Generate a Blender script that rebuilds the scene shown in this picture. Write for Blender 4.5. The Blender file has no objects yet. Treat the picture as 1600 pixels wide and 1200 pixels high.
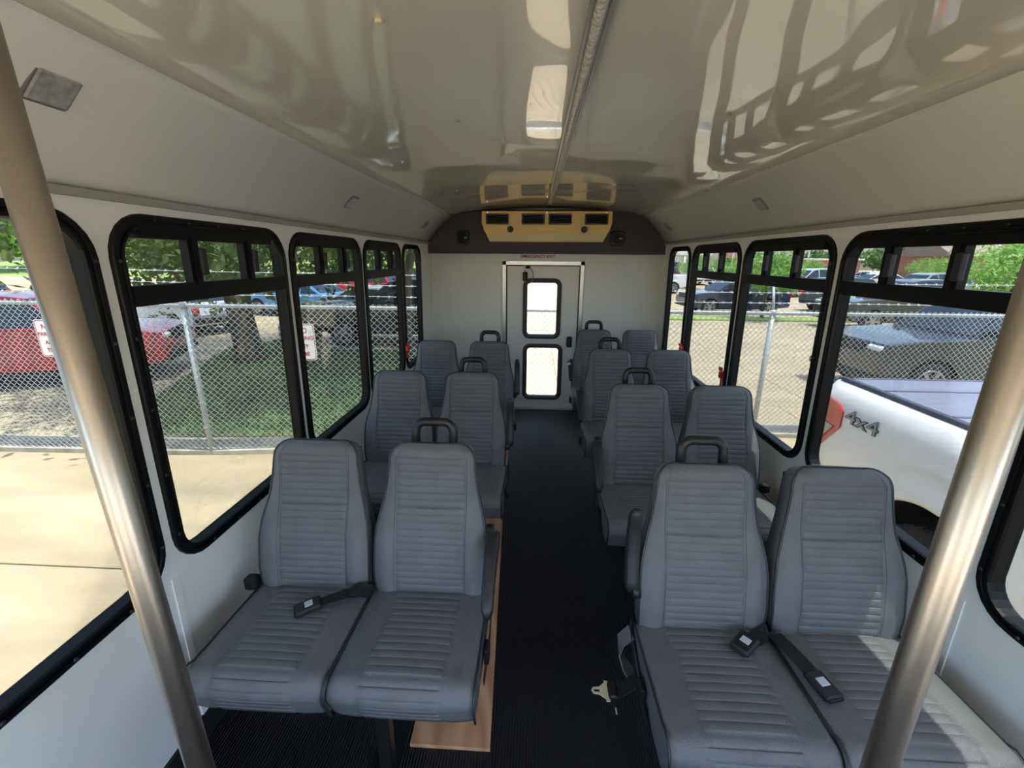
import bpy, math, random
import numpy as np
from mathutils import Vector, Matrix
from mathutils.geometry import tessellate_polygon
random.seed(7); rng = np.random.default_rng(11)
PI = math.pi
C = bpy.context.scene.collection
sc = bpy.context.scene

# ------------------------------------------------------------------ camera
FPX = 675.0; PITCH = 16.19; YAW = 2.93; ROLL = 0.4
def _basis():
    p, y, r = map(math.radians, (PITCH, YAW, ROLL))
    f = Vector((-math.sin(y)*math.cos(p), math.cos(y)*math.cos(p), -math.sin(p)))
    rt = Vector((math.cos(y), math.sin(y), 0)); up = rt.cross(f)
    return rt*math.cos(r)+up*math.sin(r), -rt*math.sin(r)+up*math.cos(r), f
_R, _U, _F = _basis()
cd = bpy.data.cameras.new('camera'); cam = bpy.data.objects.new('camera', cd); C.objects.link(cam)
m = Matrix.Identity(4)
for i in range(3):
    m[i][0] = _R[i]; m[i][1] = _U[i]; m[i][2] = -_F[i]
m[0][3], m[1][3], m[2][3] = -0.087, 0.0, 1.555
cam.matrix_world = m
cd.sensor_width = 36; cd.lens = FPX*36/1600; cd.clip_start = 0.02; cd.clip_end = 800
sc.camera = cam

# ------------------------------------------------------------------ sky, sun, exposure
SUN_DIR = Vector((0.212, -0.125, 1.0)).normalized()      # towards the sun
w = bpy.data.worlds.new('World'); sc.world = w; w.use_nodes = True
nt = w.node_tree; bg = nt.nodes['Background']
sky = nt.nodes.new('ShaderNodeTexSky'); sky.sky_type = 'NISHITA'
sky.sun_disc = False
sky.sun_elevation = math.asin(SUN_DIR.z); sky.sun_rotation = math.atan2(SUN_DIR.x, SUN_DIR.y)
sky.air_density = 1.0; sky.dust_density = 2.0; sky.ozone_density = 1.0
nt.links.new(sky.outputs[0], bg.inputs[0]); bg.inputs[1].default_value = 0.26
sl = bpy.data.lights.new('sun', 'SUN'); sl.energy = 5.0; sl.angle = math.radians(0.6); sl.color = (1.0, 0.955, 0.88)
so = bpy.data.objects.new('sun', sl); C.objects.link(so)
so.rotation_euler = SUN_DIR.to_track_quat('Z', 'Y').to_euler()
so.location = (4, -2, 20)
sc.view_settings.view_transform = 'Standard'; sc.view_settings.look = 'None'
sc.view_settings.gamma = 1.0; sc.view_settings.use_curve_mapping = False
sc.view_settings.exposure = 2.42
sc.cycles.max_bounces = 10; sc.cycles.diffuse_bounces = 6; sc.cycles.glossy_bounces = 4
sc.cycles.transparent_max_bounces = 24; sc.cycles.caustics_reflective = False; sc.cycles.caustics_refractive = False

# ------------------------------------------------------------------ materials
def lin(c):
    return tuple(((v/255)/12.92 if v/255 <= .04045 else (((v/255)+.055)/1.055)**2.4) for v in c)
MATS = {}
def mat(name, rgb, rough=.5, metal=0., spec=.5, noise=0., nscale=8., bump=0., bscale=40., coat=0., stretch=(1,1,1), rgb2=None, detail=4, emit=None):
    """principled material; colour varies between rgb and rgb2 through noise"""
    if name in MATS: return MATS[name]
    m = bpy.data.materials.new(name); m.use_nodes = True
    nt = m.node_tree; b = nt.nodes['Principled BSDF']
    col = lin(rgb)
    b.inputs['Base Color'].default_value = (*col, 1); b.inputs['Roughness'].default_value = rough
    b.inputs['Metallic'].default_value = metal; b.inputs['Specular IOR Level'].default_value = spec
    if coat: b.inputs['Coat Weight'].default_value = coat; b.inputs['Coat Roughness'].default_value = .04
    tc = nt.nodes.new('ShaderNodeTexCoord'); mp = nt.nodes.new('ShaderNodeMapping')
    mp.inputs['Scale'].default_value = stretch
    nt.links.new(tc.outputs['Object'], mp.inputs[0])
    if noise or rgb2:
        n = nt.nodes.new('ShaderNodeTexNoise'); n.inputs['Scale'].default_value = nscale; n.inputs['Detail'].default_value = detail
        r = nt.nodes.new('ShaderNodeValToRGB')
        c2 = lin(rgb2) if rgb2 else tuple(v*(1-noise) for v in col)
        r.color_ramp.elements[0].position = .35; r.color_ramp.elements[1].position = .68
        r.color_ramp.elements[0].color = (*c2, 1); r.color_ramp.elements[1].color = (*col, 1)
        nt.links.new(mp.outputs[0], n.inputs['Vector']); nt.links.new(n.outputs['Fac'], r.inputs[0])
        nt.links.new(r.outputs[0], b.inputs['Base Color'])
    if bump:
        n2 = nt.nodes.new('ShaderNodeTexNoise'); n2.inputs['Scale'].default_value = bscale; n2.inputs['Detail'].default_value = 2
        bp = nt.nodes.new('ShaderNodeBump'); bp.inputs['Strength'].default_value = bump; bp.inputs['Distance'].default_value = .01
        nt.links.new(mp.outputs[0], n2.inputs['Vector']); nt.links.new(n2.outputs['Fac'], bp.inputs['Height'])
        nt.links.new(bp.outputs[0], b.inputs['Normal'])
    MATS[name] = m; return m

def glass_mat(name, tint, refl=.06, rough=0.0):
    m = bpy.data.materials.new(name); m.use_nodes = True; nt = m.node_tree
    for n in list(nt.nodes): nt.nodes.remove(n)
    o = nt.nodes.new('ShaderNodeOutputMaterial'); mx = nt.nodes.new('ShaderNodeMixShader')
    t = nt.nodes.new('ShaderNodeBsdfTransparent'); g = nt.nodes.new('ShaderNodeBsdfGlossy')
    f = nt.nodes.new('ShaderNodeFresnel'); f.inputs[0].default_value = 1.35
    mu = nt.nodes.new('ShaderNodeMath'); mu.operation = 'MULTIPLY'; mu.inputs[1].default_value = refl*10
    t.inputs[0].default_value = (*tint, 1); g.inputs['Roughness'].default_value = rough
    nt.links.new(f.outputs[0], mu.inputs[0]); nt.links.new(mu.outputs[0], mx.inputs[0])
    nt.links.new(t.outputs[0], mx.inputs[1]); nt.links.new(g.outputs[0], mx.inputs[2]); nt.links.new(mx.outputs[0], o.inputs[0])
    MATS[name] = m; return m

M_tint = glass_mat('tinted_window_glass', (.475, .49, .485), .03)
M_clear = glass_mat('clear_door_glass', (.97, .97, .97), .03)
M_rear = glass_mat('rear_door_glass', (.60, .595, .585), .03)
M_wall = mat('white_wall_panel', (226, 226, 222), .42, noise=.05, nscale=3, bump=.04, bscale=120)
M_wall2 = mat('white_rear_panel', (226, 225, 218), .30, noise=.04, nscale=2, bump=.05, bscale=9)
M_cove = mat('cove_vinyl', (218, 216, 208), .62, noise=.04, nscale=5, bump=.12, bscale=300)
M_trim = mat('grey_trim', (150, 147, 140), .5)
M_rubber = mat('black_rubber', (22, 21, 23), .42, noise=.2, nscale=20)
M_frame = mat('black_window_frame', (9, 9, 10), .45, spec=.25)
M_plastic = mat('black_plastic', (24, 24, 26), .45, bump=.1, bscale=200)
M_matte = mat('matte_black', (14, 14, 15), .7)
M_bar = mat('dark_grey_latch', (36, 36, 42), .5)
M_chrome = mat('bright_steel', (200, 200, 198), .25, metal=1)
M_alu = mat('aluminium', (205, 205, 203), .35, metal=1)
M_board = mat('charcoal_board', (76, 72, 76), .75, noise=.1, nscale=60, bump=.25, bscale=250)
M_ac = mat('cream_ac_plastic', (232, 196, 122), .45, noise=.06, nscale=3)
M_red = mat('red_plastic', (190, 35, 35), .4)
M_vinyl = mat('grey_seat_vinyl', (106, 108, 111), .40, spec=.5, noise=.14, nscale=14, bump=.35, bscale=420)
M_pipe = mat('seat_piping', (44, 44, 48), .45)
M_thread = mat('seat_stitch', (120, 121, 124), .6)
M_metalblk = mat('black_seat_frame', (20, 20, 21), .4)
M_web = mat('black_webbing', (17, 17, 20), .75, bump=.4, bscale=500)
M_beige = mat('beige_plastic', (214, 203, 170), .5)
M_silver = mat('silver_label', (190, 194, 198), .4)
M_white = mat('white_paint', (238, 240, 242), .25, coat=.6)
M_text_red = mat('red_lettering', (150, 48, 40), .6)
M_galv = mat('galvanised_steel', (186, 192, 192), .5, metal=.25, noise=.1, nscale=10)
M_wire = mat('galvanised_wire', (226, 230, 230), .5)
M_conc = mat('lot_concrete', (182, 167, 139), .85, rgb2=(150, 137, 112), nscale=.7, bump=.2, bscale=30, detail=12, stretch=(.6, 2.2, 1))
M_conc2 = mat('curb_concrete', (190, 183, 166), .85, rgb2=(140, 134, 120), nscale=4, bump=.3, bscale=40, detail=8)
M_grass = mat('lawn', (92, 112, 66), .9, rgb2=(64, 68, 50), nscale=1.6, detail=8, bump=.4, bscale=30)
M_field = mat('field_grass', (150, 168, 92), .9, rgb2=(120, 146, 74), nscale=.3, detail=6)
M_bark = mat('oak_bark', (112, 98, 84), .9, rgb2=(62, 54, 46), nscale=6, bump=.8, bscale=18, stretch=(2, 2, .4))
M_tyre = mat('tyre_rubber', (26, 26, 27), .8, bump=.3, bscale=60)
M_rim = mat('alloy_rim', (170, 172, 176), .3, metal=.9)
M_carglass = mat('car_glass', (30, 38, 46), .06, spec=.8)
M_cladding = mat('car_cladding', (28, 28, 30), .6)
M_tail = mat('tail_light_red', (190, 22, 26), .15, coat=1)
M_lens = mat('head_light', (220, 224, 228), .1, coat=1)
M_amber = mat('clear_lens', (150, 140, 132), .15, coat=1)
M_signw = mat('sign_white', (236, 236, 232), .4)
M_poleW = mat('light_pole_white', (226, 228, 226), .45)
M_brick = mat('brick_wall', (176, 132, 108), .85, rgb2=(156, 112, 92), nscale=3)
M_roof = mat('roof_shingle', (142, 128, 116), .9)
M_bldg = mat('white_building', (226, 226, 222), .7)
M_winD = mat('building_window', (70, 84, 98), .1)

def nodes_of(m): return m.node_tree, m.node_tree.nodes['Principled BSDF']
# brushed steel poles: fine rings
M_pole = mat('brushed_stainless', (184, 175, 164), .36, metal=1, noise=.05, nscale=5, stretch=(1, 1, 40), bump=.03, bscale=60)
# glossy, slightly wavy ceiling laminate
M_ceil = mat('glossy_ceiling_laminate', (226, 221, 207), .22, spec=.6, coat=1.)
nt, b = nodes_of(M_ceil)
tc = nt.nodes.new('ShaderNodeTexCoord'); n = nt.nodes.new('ShaderNodeTexNoise'); n.inputs['Scale'].default_value = 2.3; n.inputs['Detail'].default_value = .4
bp = nt.nodes.new('ShaderNodeBump'); bp.inputs['Strength'].default_value = 1; bp.inputs['Distance'].default_value = .011
nt.links.new(tc.outputs['Object'], n.inputs['Vector']); nt.links.new(n.outputs['Fac'], bp.inputs['Height'])
nt.links.new(bp.outputs[0], b.inputs['Normal']); nt.links.new(bp.outputs[0], b.inputs['Coat Normal'])
b.inputs['Coat Roughness'].default_value = .02; b.inputs['Coat IOR'].default_value = 1.7
# ribbed black rubber floor
M_floor = mat('ribbed_black_floor', (25, 26, 31), .42, spec=.5, rgb2=(17, 17, 20), nscale=3)
nt, b = nodes_of(M_floor)
tc = nt.nodes.new('ShaderNodeTexCoord'); wv = nt.nodes.new('ShaderNodeTexWave'); wv.bands_direction = 'X'
wv.inputs['Scale'].default_value = 32; wv.inputs['Distortion'].default_value = 0
bp = nt.nodes.new('ShaderNodeBump'); bp.inputs['Strength'].default_value = .9; bp.inputs['Distance'].default_value = .003
nt.links.new(tc.outputs['Object'], wv.inputs['Vector']); nt.links.new(wv.outputs['Fac'], bp.inputs['Height']); nt.links.new(bp.outputs[0], b.inputs['Normal'])
# plywood
M_ply = mat('plywood', (190, 146, 108), .7)
nt, b = nodes_of(M_ply)
tc = nt.nodes.new('ShaderNodeTexCoord'); mp = nt.nodes.new('ShaderNodeMapping'); mp.inputs['Scale'].default_value = (5, 1.5, 5)
n = nt.nodes.new('ShaderNodeTexNoise'); n.inputs['Scale'].default_value = 3; n.inputs['Detail'].default_value = 3
wv = nt.nodes.new('ShaderNodeTexWave'); wv.wave_type = 'BANDS'; wv.bands_direction = 'X'; wv.inputs['Scale'].default_value = 1.1; wv.inputs['Distortion'].default_value = 18; wv.inputs['Detail'].default_value = 1.5; wv.inputs['Detail Scale'].default_value = .9
r = nt.nodes.new('ShaderNodeValToRGB'); r.color_ramp.elements[0].color = (*lin((176, 130, 95)), 1); r.color_ramp.elements[1].color = (*lin((205, 164, 126)), 1)
nt.links.new(tc.outputs['Object'], mp.inputs[0]); nt.links.new(mp.outputs[0], wv.inputs['Vector'])
nt.links.new(wv.outputs['Fac'], r.inputs[0]); nt.links.new(r.outputs[0], b.inputs['Base Color'])
def leaf_mat(name, a, bcol):
    m = mat(name, a, .55, rgb2=bcol, nscale=1.1, detail=5)
    nt, b = nodes_of(m); out = nt.nodes['Material Output']
    tr = nt.nodes.new('ShaderNodeBsdfTranslucent'); mx = nt.nodes.new('ShaderNodeMixShader'); mx.inputs[0].default_value = .4
    tr.inputs[0].default_value = (*lin(a), 1)
    nt.links.new(b.outputs[0], mx.inputs[1]); nt.links.new(tr.outputs[0], mx.inputs[2]); nt.links.new(mx.outputs[0], out.inputs[0])
    return m
M_leaf_oak = leaf_mat('oak_leaves', (120, 140, 84), (66, 84, 48))
M_leaf_lt = leaf_mat('bright_leaves', (150, 190, 96), (92, 134, 60))
M_leaf_dk = leaf_mat('treeline_leaves', (112, 146, 84), (66, 98, 56))
M_blade = leaf_mat('grass_blades', (120, 148, 84), (84, 108, 60))

# ------------------------------------------------------------------ mesh helpers
class MB:
    def __init__(s): s.v = []; s.f = []; s.sm = []
    def add(s, vs, fs, smooth=False):
        o = len(s.v); s.v += [tuple(p) for p in vs]; s.f += [tuple(i+o for i in f) for f in fs]; s.sm += [smooth]*len(fs); return s
    def box(s, a, b, M=None):
        (x0, y0, z0), (x1, y1, z1) = a, b
        vs = [(x0,y0,z0),(x1,y0,z0),(x1,y1,z0),(x0,y1,z0),(x0,y0,z1),(x1,y0,z1),(x1,y1,z1),(x0,y1,z1)]
        if M is not None: vs = [M @ Vector(p) for p in vs]
        return s.add(vs, [(0,3,2,1),(4,5,6,7),(0,1,5,4),(1,2,6,5),(2,3,7,6),(3,0,4,7)])
    def rbox(s, a, b, r=.005, M=None, seg=2):
        """box with rounded edges about its local z and chamfered ends"""
        (x0, y0, z0), (x1, y1, z1) = a, b
        r = min(r, (x1-x0)*.49, (y1-y0)*.49, (z1-z0)*.49)
        loops = []
        for z, ins in ((z0, r), (z0+r, 0), (z1-r, 0), (z1, r)):
            loops.append([(x, y, z) for x, y in rrect(x0+ins, y0+ins, x1-ins, y1-ins, max(r, 1e-4), seg)])
        if M is not None: loops = [[M @ Vector(p) for p in l] for l in loops]
        return s.loft(loops, cap=True, smooth=False)
    def loft(s, loops, closed=True, cap=False, smooth=True):
        n = len(loops[0]); vs = [p for l in loops for p in l]; fs = []
        for i in range(len(loops)-1):
            for j in range(n if closed else n-1):
                k = (j+1) % n; fs.append((i*n+j, i*n+k, (i+1)*n+k, (i+1)*n+j))
        s.add(vs, fs, smooth)
        if cap:
            o = len(s.v)-len(vs)
            s.f.append(tuple(o+j for j in reversed(range(n)))); s.sm.append(False)
            s.f.append(tuple(o+(len(loops)-1)*n+j for j in range(n))); s.sm.append(False)
        return s
    def tube(s, pts, r, n=8, cap=True, smooth=True):
        pts = [Vector(p) for p in pts]; loops = []; up = None
        for i, p in enumerate(pts):
            d = (pts[min(i+1, len(pts)-1)]-pts[max(i-1, 0)]).normalized()
            if up is None: up = d.orthogonal().normalized()
            else: up = (up-d*up.dot(d)).normalized()
            q = d.cross(up); rr = r[i] if isinstance(r, (list, tuple)) else r
            loops.append([p+(up*math.cos(2*PI*k/n)+q*math.sin(2*PI*k/n))*rr for k in range(n)])
        return s.loft(loops, cap=cap, smooth=smooth)
    def ribbon(s, pts, width, thick, side):
        """flat strap along pts; side = unit vector across it"""
        pts = [Vector(p) for p in pts]; loops = []
        for i, p in enumerate(pts):
            d = (pts[min(i+1, len(pts)-1)]-pts[max(i-1, 0)]).normalized(); sd = Vector(side); sd = (sd-d*sd.dot(d)).normalized(); nn = d.cross(sd)
            loops.append([p+sd*a*width/2+nn*b_*thick/2 for a, b_ in ((-1,-1),(1,-1),(1,1),(-1,1))])
        return s.loft(loops, cap=True, smooth=False)
    def lathe(s, prof, axis='y', n=24, c=(0,0,0), smooth=True):
        """prof = (radius, offset along axis)"""
        loops = []
        for rr, h in prof:
            l = []
            for k in range(n):
                a = 2*PI*k/n; u, v_ = rr*math.cos(a), rr*math.sin(a)
                p = {'y': (u, h, v_), 'z': (u, v_, h), 'x': (h, u, v_)}[axis]
                l.append((p[0]+c[0], p[1]+c[1], p[2]+c[2]))
            loops.append(l)
        return s.loft(loops, cap=True, smooth=smooth)
    def poly(s, pts3, holes=(), thick=None):
        """flat polygon with holes, optionally given thickness along vector thick"""
        polys = [[Vector(p) for p in pts3]]+[[Vector(p) for p in h] for h in holes]
        tris = tessellate_polygon(polys); flat = [p for q in polys for p in q]
        if thick is None: return s.add(flat, [tuple(t) for t in tris])
        t = Vector(thick); n = len(flat)
        fs = [tuple(q) for q in tris]+[tuple(i+n for i in reversed(q)) for q in tris]
        o = 0
        for q in polys:
            k = len(q)
            for i in range(k): j = (i+1) % k; fs.append((o+i, o+j, o+j+n, o+i+n))
            o += k
        return s.add(flat+[p+t for p in flat], fs)
    def mesh(s, name, m=None, fix=True):
        me = bpy.data.meshes.new(name); me.from_pydata(s.v, [], s.f); me.polygons.foreach_set('use_smooth', s.sm)
        if m is not None: me.materials.append(m)
        if fix:
            import bmesh
            bm = bmesh.new(); bm.from_mesh(me); bmesh.ops.recalc_face_normals(bm, faces=bm.faces); bm.to_mesh(me); bm.free()
        me.update(); return me
    def build(s, name, m, parent=None, loc=None, fix=True):
        o = bpy.data.objects.new(name, s.mesh(name, m, fix)); C.objects.link(o)
        if parent is not None: o.parent = parent
        if loc is not None: o.location = loc
        return o
def rrect(x0, y0, x1, y1, r, seg=4):
    r = min(r, (x1-x0)/2-1e-5, (y1-y0)/2-1e-5); pts = []
    for cx, cy, a0 in ((x1-r, y0+r, -PI/2), (x1-r, y1-r, 0), (x0+r, y1-r, PI/2), (x0+r, y0+r, PI)):
        for k in range(seg+1):
            a = a0+PI/2*k/seg; pts.append((cx+r*math.cos(a), cy+r*math.sin(a)))
    return pts
def clip(poly, ax, lim, keep_less):
    out = []
    for i in range(len(poly)):
        p, q = poly[i], poly[(i+1) % len(poly)]
        ip = (p[ax] <= lim) == keep_less; iq = (q[ax] <= lim) == keep_less
        if ip: out.append(p)
        if ip != iq:
            t = (lim-p[ax])/(q[ax]-p[ax]); out.append((p[0]+(q[0]-p[0])*t, p[1]+(q[1]-p[1])*t))
    return out
def tag(o, label=None, cat=None, group=None, kind=None):
    if label: o['label'] = label
    if cat: o['category'] = cat
    if group: o['group'] = group
    if kind: o['kind'] = kind
    return o
def empty(name, loc=(0,0,0), rz=0, parent=None):
    o = bpy.data.objects.new(name, None); C.objects.link(o); o.location = loc; o.rotation_euler = (0, 0, rz); o.empty_display_size = .1
    if parent is not None: o.parent = parent
    return o
def link_mesh(name, me, parent=None, M=None):
    o = bpy.data.objects.new(name, me); C.objects.link(o)
    if parent is not None: o.parent = parent
    if M is not None: o.matrix_local = M
    return o
def text_mesh(name, txt, size, m, M, parent=None, depth=.001, align='CENTER', bold=0.):
    cu = bpy.data.curves.new(name, 'FONT'); cu.body = txt; cu.size = size; cu.extrude = depth; cu.align_x = align; cu.align_y = 'CENTER'; cu.offset = bold
    t = bpy.data.objects.new(name, cu); C.objects.link(t); dg = bpy.context.evaluated_depsgraph_get()
    me = bpy.data.meshes.new_from_object(t.evaluated_get(dg)); bpy.data.objects.remove(t); bpy.data.curves.remove(cu)
    me.materials.clear(); me.materials.append(m)
    return link_mesh(name, me, parent, M)
def rot_to(xa, ya, za, loc):
    M_ = Matrix.Identity(4)
    for i in range(3): M_[i][0] = xa[i]; M_[i][1] = ya[i]; M_[i][2] = za[i]; M_[i][3] = loc[i]
    return M_
def lerp_tab(tab, t):
    for (a, va), (b_, vb) in zip(tab, tab[1:]):
        if t <= b_: 
            k = (t-a)/(b_-a) if b_ > a else 0; k = max(0, min(1, k)); return va+(vb-va)*k
    return tab[-1][1]

# ================================================================== THE BUS SHELL
YB, YF = 4.43, -1.95           # rear wall, front bulkhead
WA, WK = 1.165, .02
def wx(s_, z, off=0): return s_*(WA-WK*z-off)     # inner face; off > 0 = into the room
def wp(s_, y, z, off=0): return (wx(s_, z, off), y, z)
ZB, ZT = .635, 1.662           # window frames
WIN_L = [(.16, 1.018, 0), (1.05, 1.82, 1), (1.853, 2.635, 1), (2.668, 3.43, 1), (3.465, 4.02, 0)]
WIN_R = [(.25, 1.068, 0), (1.10, 1.858, 1), (1.89, 2.70, 1), (2.735, 3.57, 1), (3.605, 4.17, 0)]
CAB_L = [(-1.80, -.85, .66, 1.64), (-.80, .10, .64, 1.66)]                 # driver's window, then a window added to let in more light
CAB_R = [(-.80, .05, .06, 1.64), (-1.80, -.86, .66, 1.64)]                  # entrance door, then a window added to brighten the interior
def side_wall(name, s_, wins, extra, label):
    outer = [(YF, -.06), (YB, -.06), (YB, 1.72), (YF, 1.72)]
    holes = [rrect(y0+.03, ZB+.03, y1-.03, ZT-.03, .085, 5) for y0, y1, _ in wins]+[rrect(a+.02, c+.02, b_-.02, d-.02, .06, 5) for a, b_, c, d in extra]
    mb = MB(); mb.poly([wp(s_, y, z) for y, z in outer], [[wp(s_, y, z) for y, z in h] for h in holes], (s_*.033, 0, 0))
    return tag(mb.build(name, M_wall), label, 'wall', kind='structure')
wl = side_wall('wall_left', -1, WIN_L, CAB_L, 'white side wall with five black framed windows on the left')
wr = side_wall('wall_right', 1, WIN_R, CAB_R, 'white side wall with five black framed windows beside the white pickup')
# vertical panel seams below the windows
for par, s_, ys in ((wl, -1, (1.03, 2.67, 4.1)), (wr, 1, (1.085, 2.74, 4.25))):
    for y in ys:
        mb = MB(); mb.box((min(wx(s_, .02, .004), wx(s_, .02, -.002)), y-.012, .03), (max(wx(s_, .02, .004), wx(s_, .02, -.002)), y+.012, ZB-.005))
        # follow the wall's lean
        mb.v = [(x+(wx(s_, z)-wx(s_, .02)), yy, z) for x, yy, z in mb.v]
        mb.build('seam_strip', M_wall, par)

def ring_loops(s_, y0, y1, z0, z1, prof, r0, seg=6):
    loops = []
    for ins, off in prof:
        loops.append([wp(s_, y, z, off) for y, z in rrect(y0+ins, z0+ins, y1-ins, z1-ins, max(r0-ins, .02), seg)])
    return loops
FR_PROF = [(0, 0), (.001, .008), (.005, .011), (.017, .011), (.019, .006), (.025, .006), (.027, .011), (.034, .011), (.037, .004), (.038, -.032), (.03, -.034)]
def pane(parent, s_, poly, off, m, name='pane', th=.005):
    MB().poly([wp(s_, y, z, off) for y, z in poly], (), (s_*th, 0, 0)).build(name, m, parent)
wn = 0
def window(s_, y0, y1, trans, idx, m_glass=M_tint, z0=ZB, z1=ZT, screws=True, label=None, latch=None):
    global wn; wn += 1
    root = empty('window_%d' % wn, wp(s_, (y0+y1)/2, z0))
    tag(root, label, 'window', kind='structure')
    inv = Matrix.Translation(root.location).inverted()
    def B(mb, name, m):
        o = mb.build(name, m, root); o.matrix_local = inv; return o
    B(MB().loft(ring_loops(s_, y0, y1, z0, z1, FR_PROF, .115), smooth=False), 'frame', M_frame)
    opening = rrect(y0+.036, z0+.036, y1-.036, z1-.036, .08, 6)
    def P(poly, off=-.015):
        if len(poly) > 2: B(MB().poly([wp(s_, y, z, off) for y, z in poly], (), (s_*.005, 0, 0)), 'pane', m_glass)
    if not trans: P(opening, -.022)
    else:
        zt = 1.455; W = y1-y0
        P(clip(opening, 1, zt-.02, True), -.022)
        mb = MB(); mb.box((0, y0+.036, zt-.024), (.034, y1-.036, zt+.024)); mb.box((.012, y0+.036, zt-.03), (.038, y1-.036, zt-.018))
        mb.v = [(wx(s_, z, .012-x), y, z) for x, y, z in mb.v]
        B(mb, 'transom', M_frame)
        mb = MB(); mb.box((.002, y0+.09, z1-.062), (.034, y1-.09, z1-.034)); mb.v = [(wx(s_, z, .01-x), y, z) for x, y, z in mb.v]; B(mb, 'header', M_frame)
        fa, fb = (.345, .68) if s_ < 0 else (.345, .68)
        ya, yb = y0+W*fa, y0+W*fb
        up = clip(opening, 1, zt+.02, False)
        P(clip(up, 0, ya, True), -.02); P(clip(clip(up, 0, ya, False), 0, yb, True), -.011); P(clip(up, 0, yb, False), -.02)
        for k, yc in enumerate((ya, yb)):
            mb = MB(); mb.box((0, yc-.019, zt+.02), (.026, yc+.019, z1-.052)); mb.box((-.006, yc-.008, zt+.02), (.0, yc+.016, z1-.055))
            mb.v = [(wx(s_, z, .01-x), y, z) for x, y, z in mb.v]
            br = B(mb, 'mullion', M_frame)
            d = 1 if s_ < 0 else -1
            mb = MB().rbox((0, yc-.013+d*.022, zt+.045), (.018, yc+.013+d*.022, zt+.125), .004)
            mb.v = [(wx(s_, z, .026-x), y, z) for x, y, z in mb.v]
            l = B(mb, 'latch', M_bar)
    if screws:
        mb = MB(); n_ = 7
        pts = [(y0+.015, z0+.12+k*(z1-z0-.24)/4) for k in range(5)]+[(y1-.015, z0+.12+k*(z1-z0-.24)/4) for k in range(5)]
        pts += [(y0+.14+k*(y1-y0-.28)/4, zz) for k in range(5) for zz in (z0+.015, z1-.015)]
        for y, z in pts:
            c = wp(s_, y, z, .013); mb.lathe([(.006, 0), (.005, -s_*.0025), (.002, -s_*.003)], 'x', 6, c)
        sq = B(mb, 'screw_heads', M_bar); sq['kind'] = 'stuff'
    if latch:
        for y in latch:
            mb = MB()
            mb.rbox((.0, y-.011, z0+.19), (.03, y+.011, z0+.235), .004); mb.rbox((.012, y-.006, z0+.13), (.024, y+.006, z0+.20), .004); mb.box((.0, y-.016, z0+.24), (.014, y+.016, z0+.262))
            mb.v = [(wx(s_, z, .045-x), yy, z) for x, yy, z in mb.v]
            B(mb, 'release_handle', M_red)
    return root
lw = ['left window nearest the viewer, behind the steel pole', 'second window on the left, with sliding top panes', 'third window on the left, showing the white sign', 'fourth window on the left, above the middle seats', 'narrow rearmost window on the left wall']
rw = ['right window nearest the viewer, mostly behind the steel pole', 'second window on the right, in front of the white pickup bed', 'third window on the right, with the fence post behind it', 'fourth window on the right, with red release handles', 'narrow rearmost window on the right wall']
for k, (a, b_, t) in enumerate(WIN_L): window(-1, a, b_, t, k, label=lw[k], latch=((b_-.015,) if k == 3 else ((a+.02,) if k == 3 else None)))
for k, (a, b_, t) in enumerate(WIN_R): window(1, a, b_, t, k, label=rw[k], latch=((a+.015, b_-.015) if k == 3 else None))
window(-1, *CAB_L[0][:2], 0, 9, M_clear, CAB_L[0][2], CAB_L[0][3], False, 'clear driver side window behind the viewer')
window(-1, *CAB_L[1][:2], 0, 9, M_clear, CAB_L[1][2], CAB_L[1][3], False, 'extra clear left window added behind the viewer to let in light')
window(1, *CAB_R[1][:2], 0, 9, M_clear, CAB_R[1][2], CAB_R[1][3], False, 'clear front passenger window added behind the viewer to let in light')
window(1, *CAB_R[0][:2], 0, 9, M_clear, CAB_R[0][2], CAB_R[0][3], False, 'tall glazed entrance door opening behind the viewer')

# front bulkhead with the windscreen
mb = MB(); mb.poly([(-1.16, YF, -.06), (1.16, YF, -.06), (1.14, YF, 2.02), (-1.14, YF, 2.02)], [[(x, YF, z) for x, z in rrect(-1.02, .62, 1.02, 1.74, .12, 5)]], (0, -.05, 0))
tag(mb.build('wall_front', M_wall), 'front bulkhead around the windscreen behind the viewer', 'wall', kind='structure')
wn += 1
wsr = empty('window_%d' % wn, (0, YF-.02, .6)); tag(wsr, 'wide clear windscreen behind the viewer', 'window', kind='structure')
mb = MB().poly([(x, -.02, z-.6) for x, z in rrect(-1.02, .62, 1.02, 1.74, .12, 5)], (), (0, .005, 0)); mb.build('pane', M_clear, wsr)
loops = [[(x, o, z-.6) for x, z in rrect(-1.03+i_, .61+i_, 1.03-i_, 1.75-i_, .13, 6)] for i_, o in ((-.02, .02), (-.02, .035), (.03, .035), (.03, .02))]
MB().loft(loops, smooth=False).build('frame', M_rubber, wsr)

# floor
mb = MB(); mb.box((-1.17, YF, -.06), (1.17, YB, 0))
floor = tag(mb.build('floor', M_floor), 'ribbed black rubber floor running down the aisle', 'floor', kind='structure')
for s_, nm in ((-1, 'left'), (1, 'right')):
    mb = MB(); a, b_ = sorted((wx(s_, .0, .012), wx(s_, .0, -.0)))
    mb.box((a, YF+.01, 0), (b_, YB-.01, .09))
    tag(mb.build('baseboard_'+nm, M_matte), 'black rubber base strip along the %s wall' % nm, 'baseboard', kind='structure')
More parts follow.
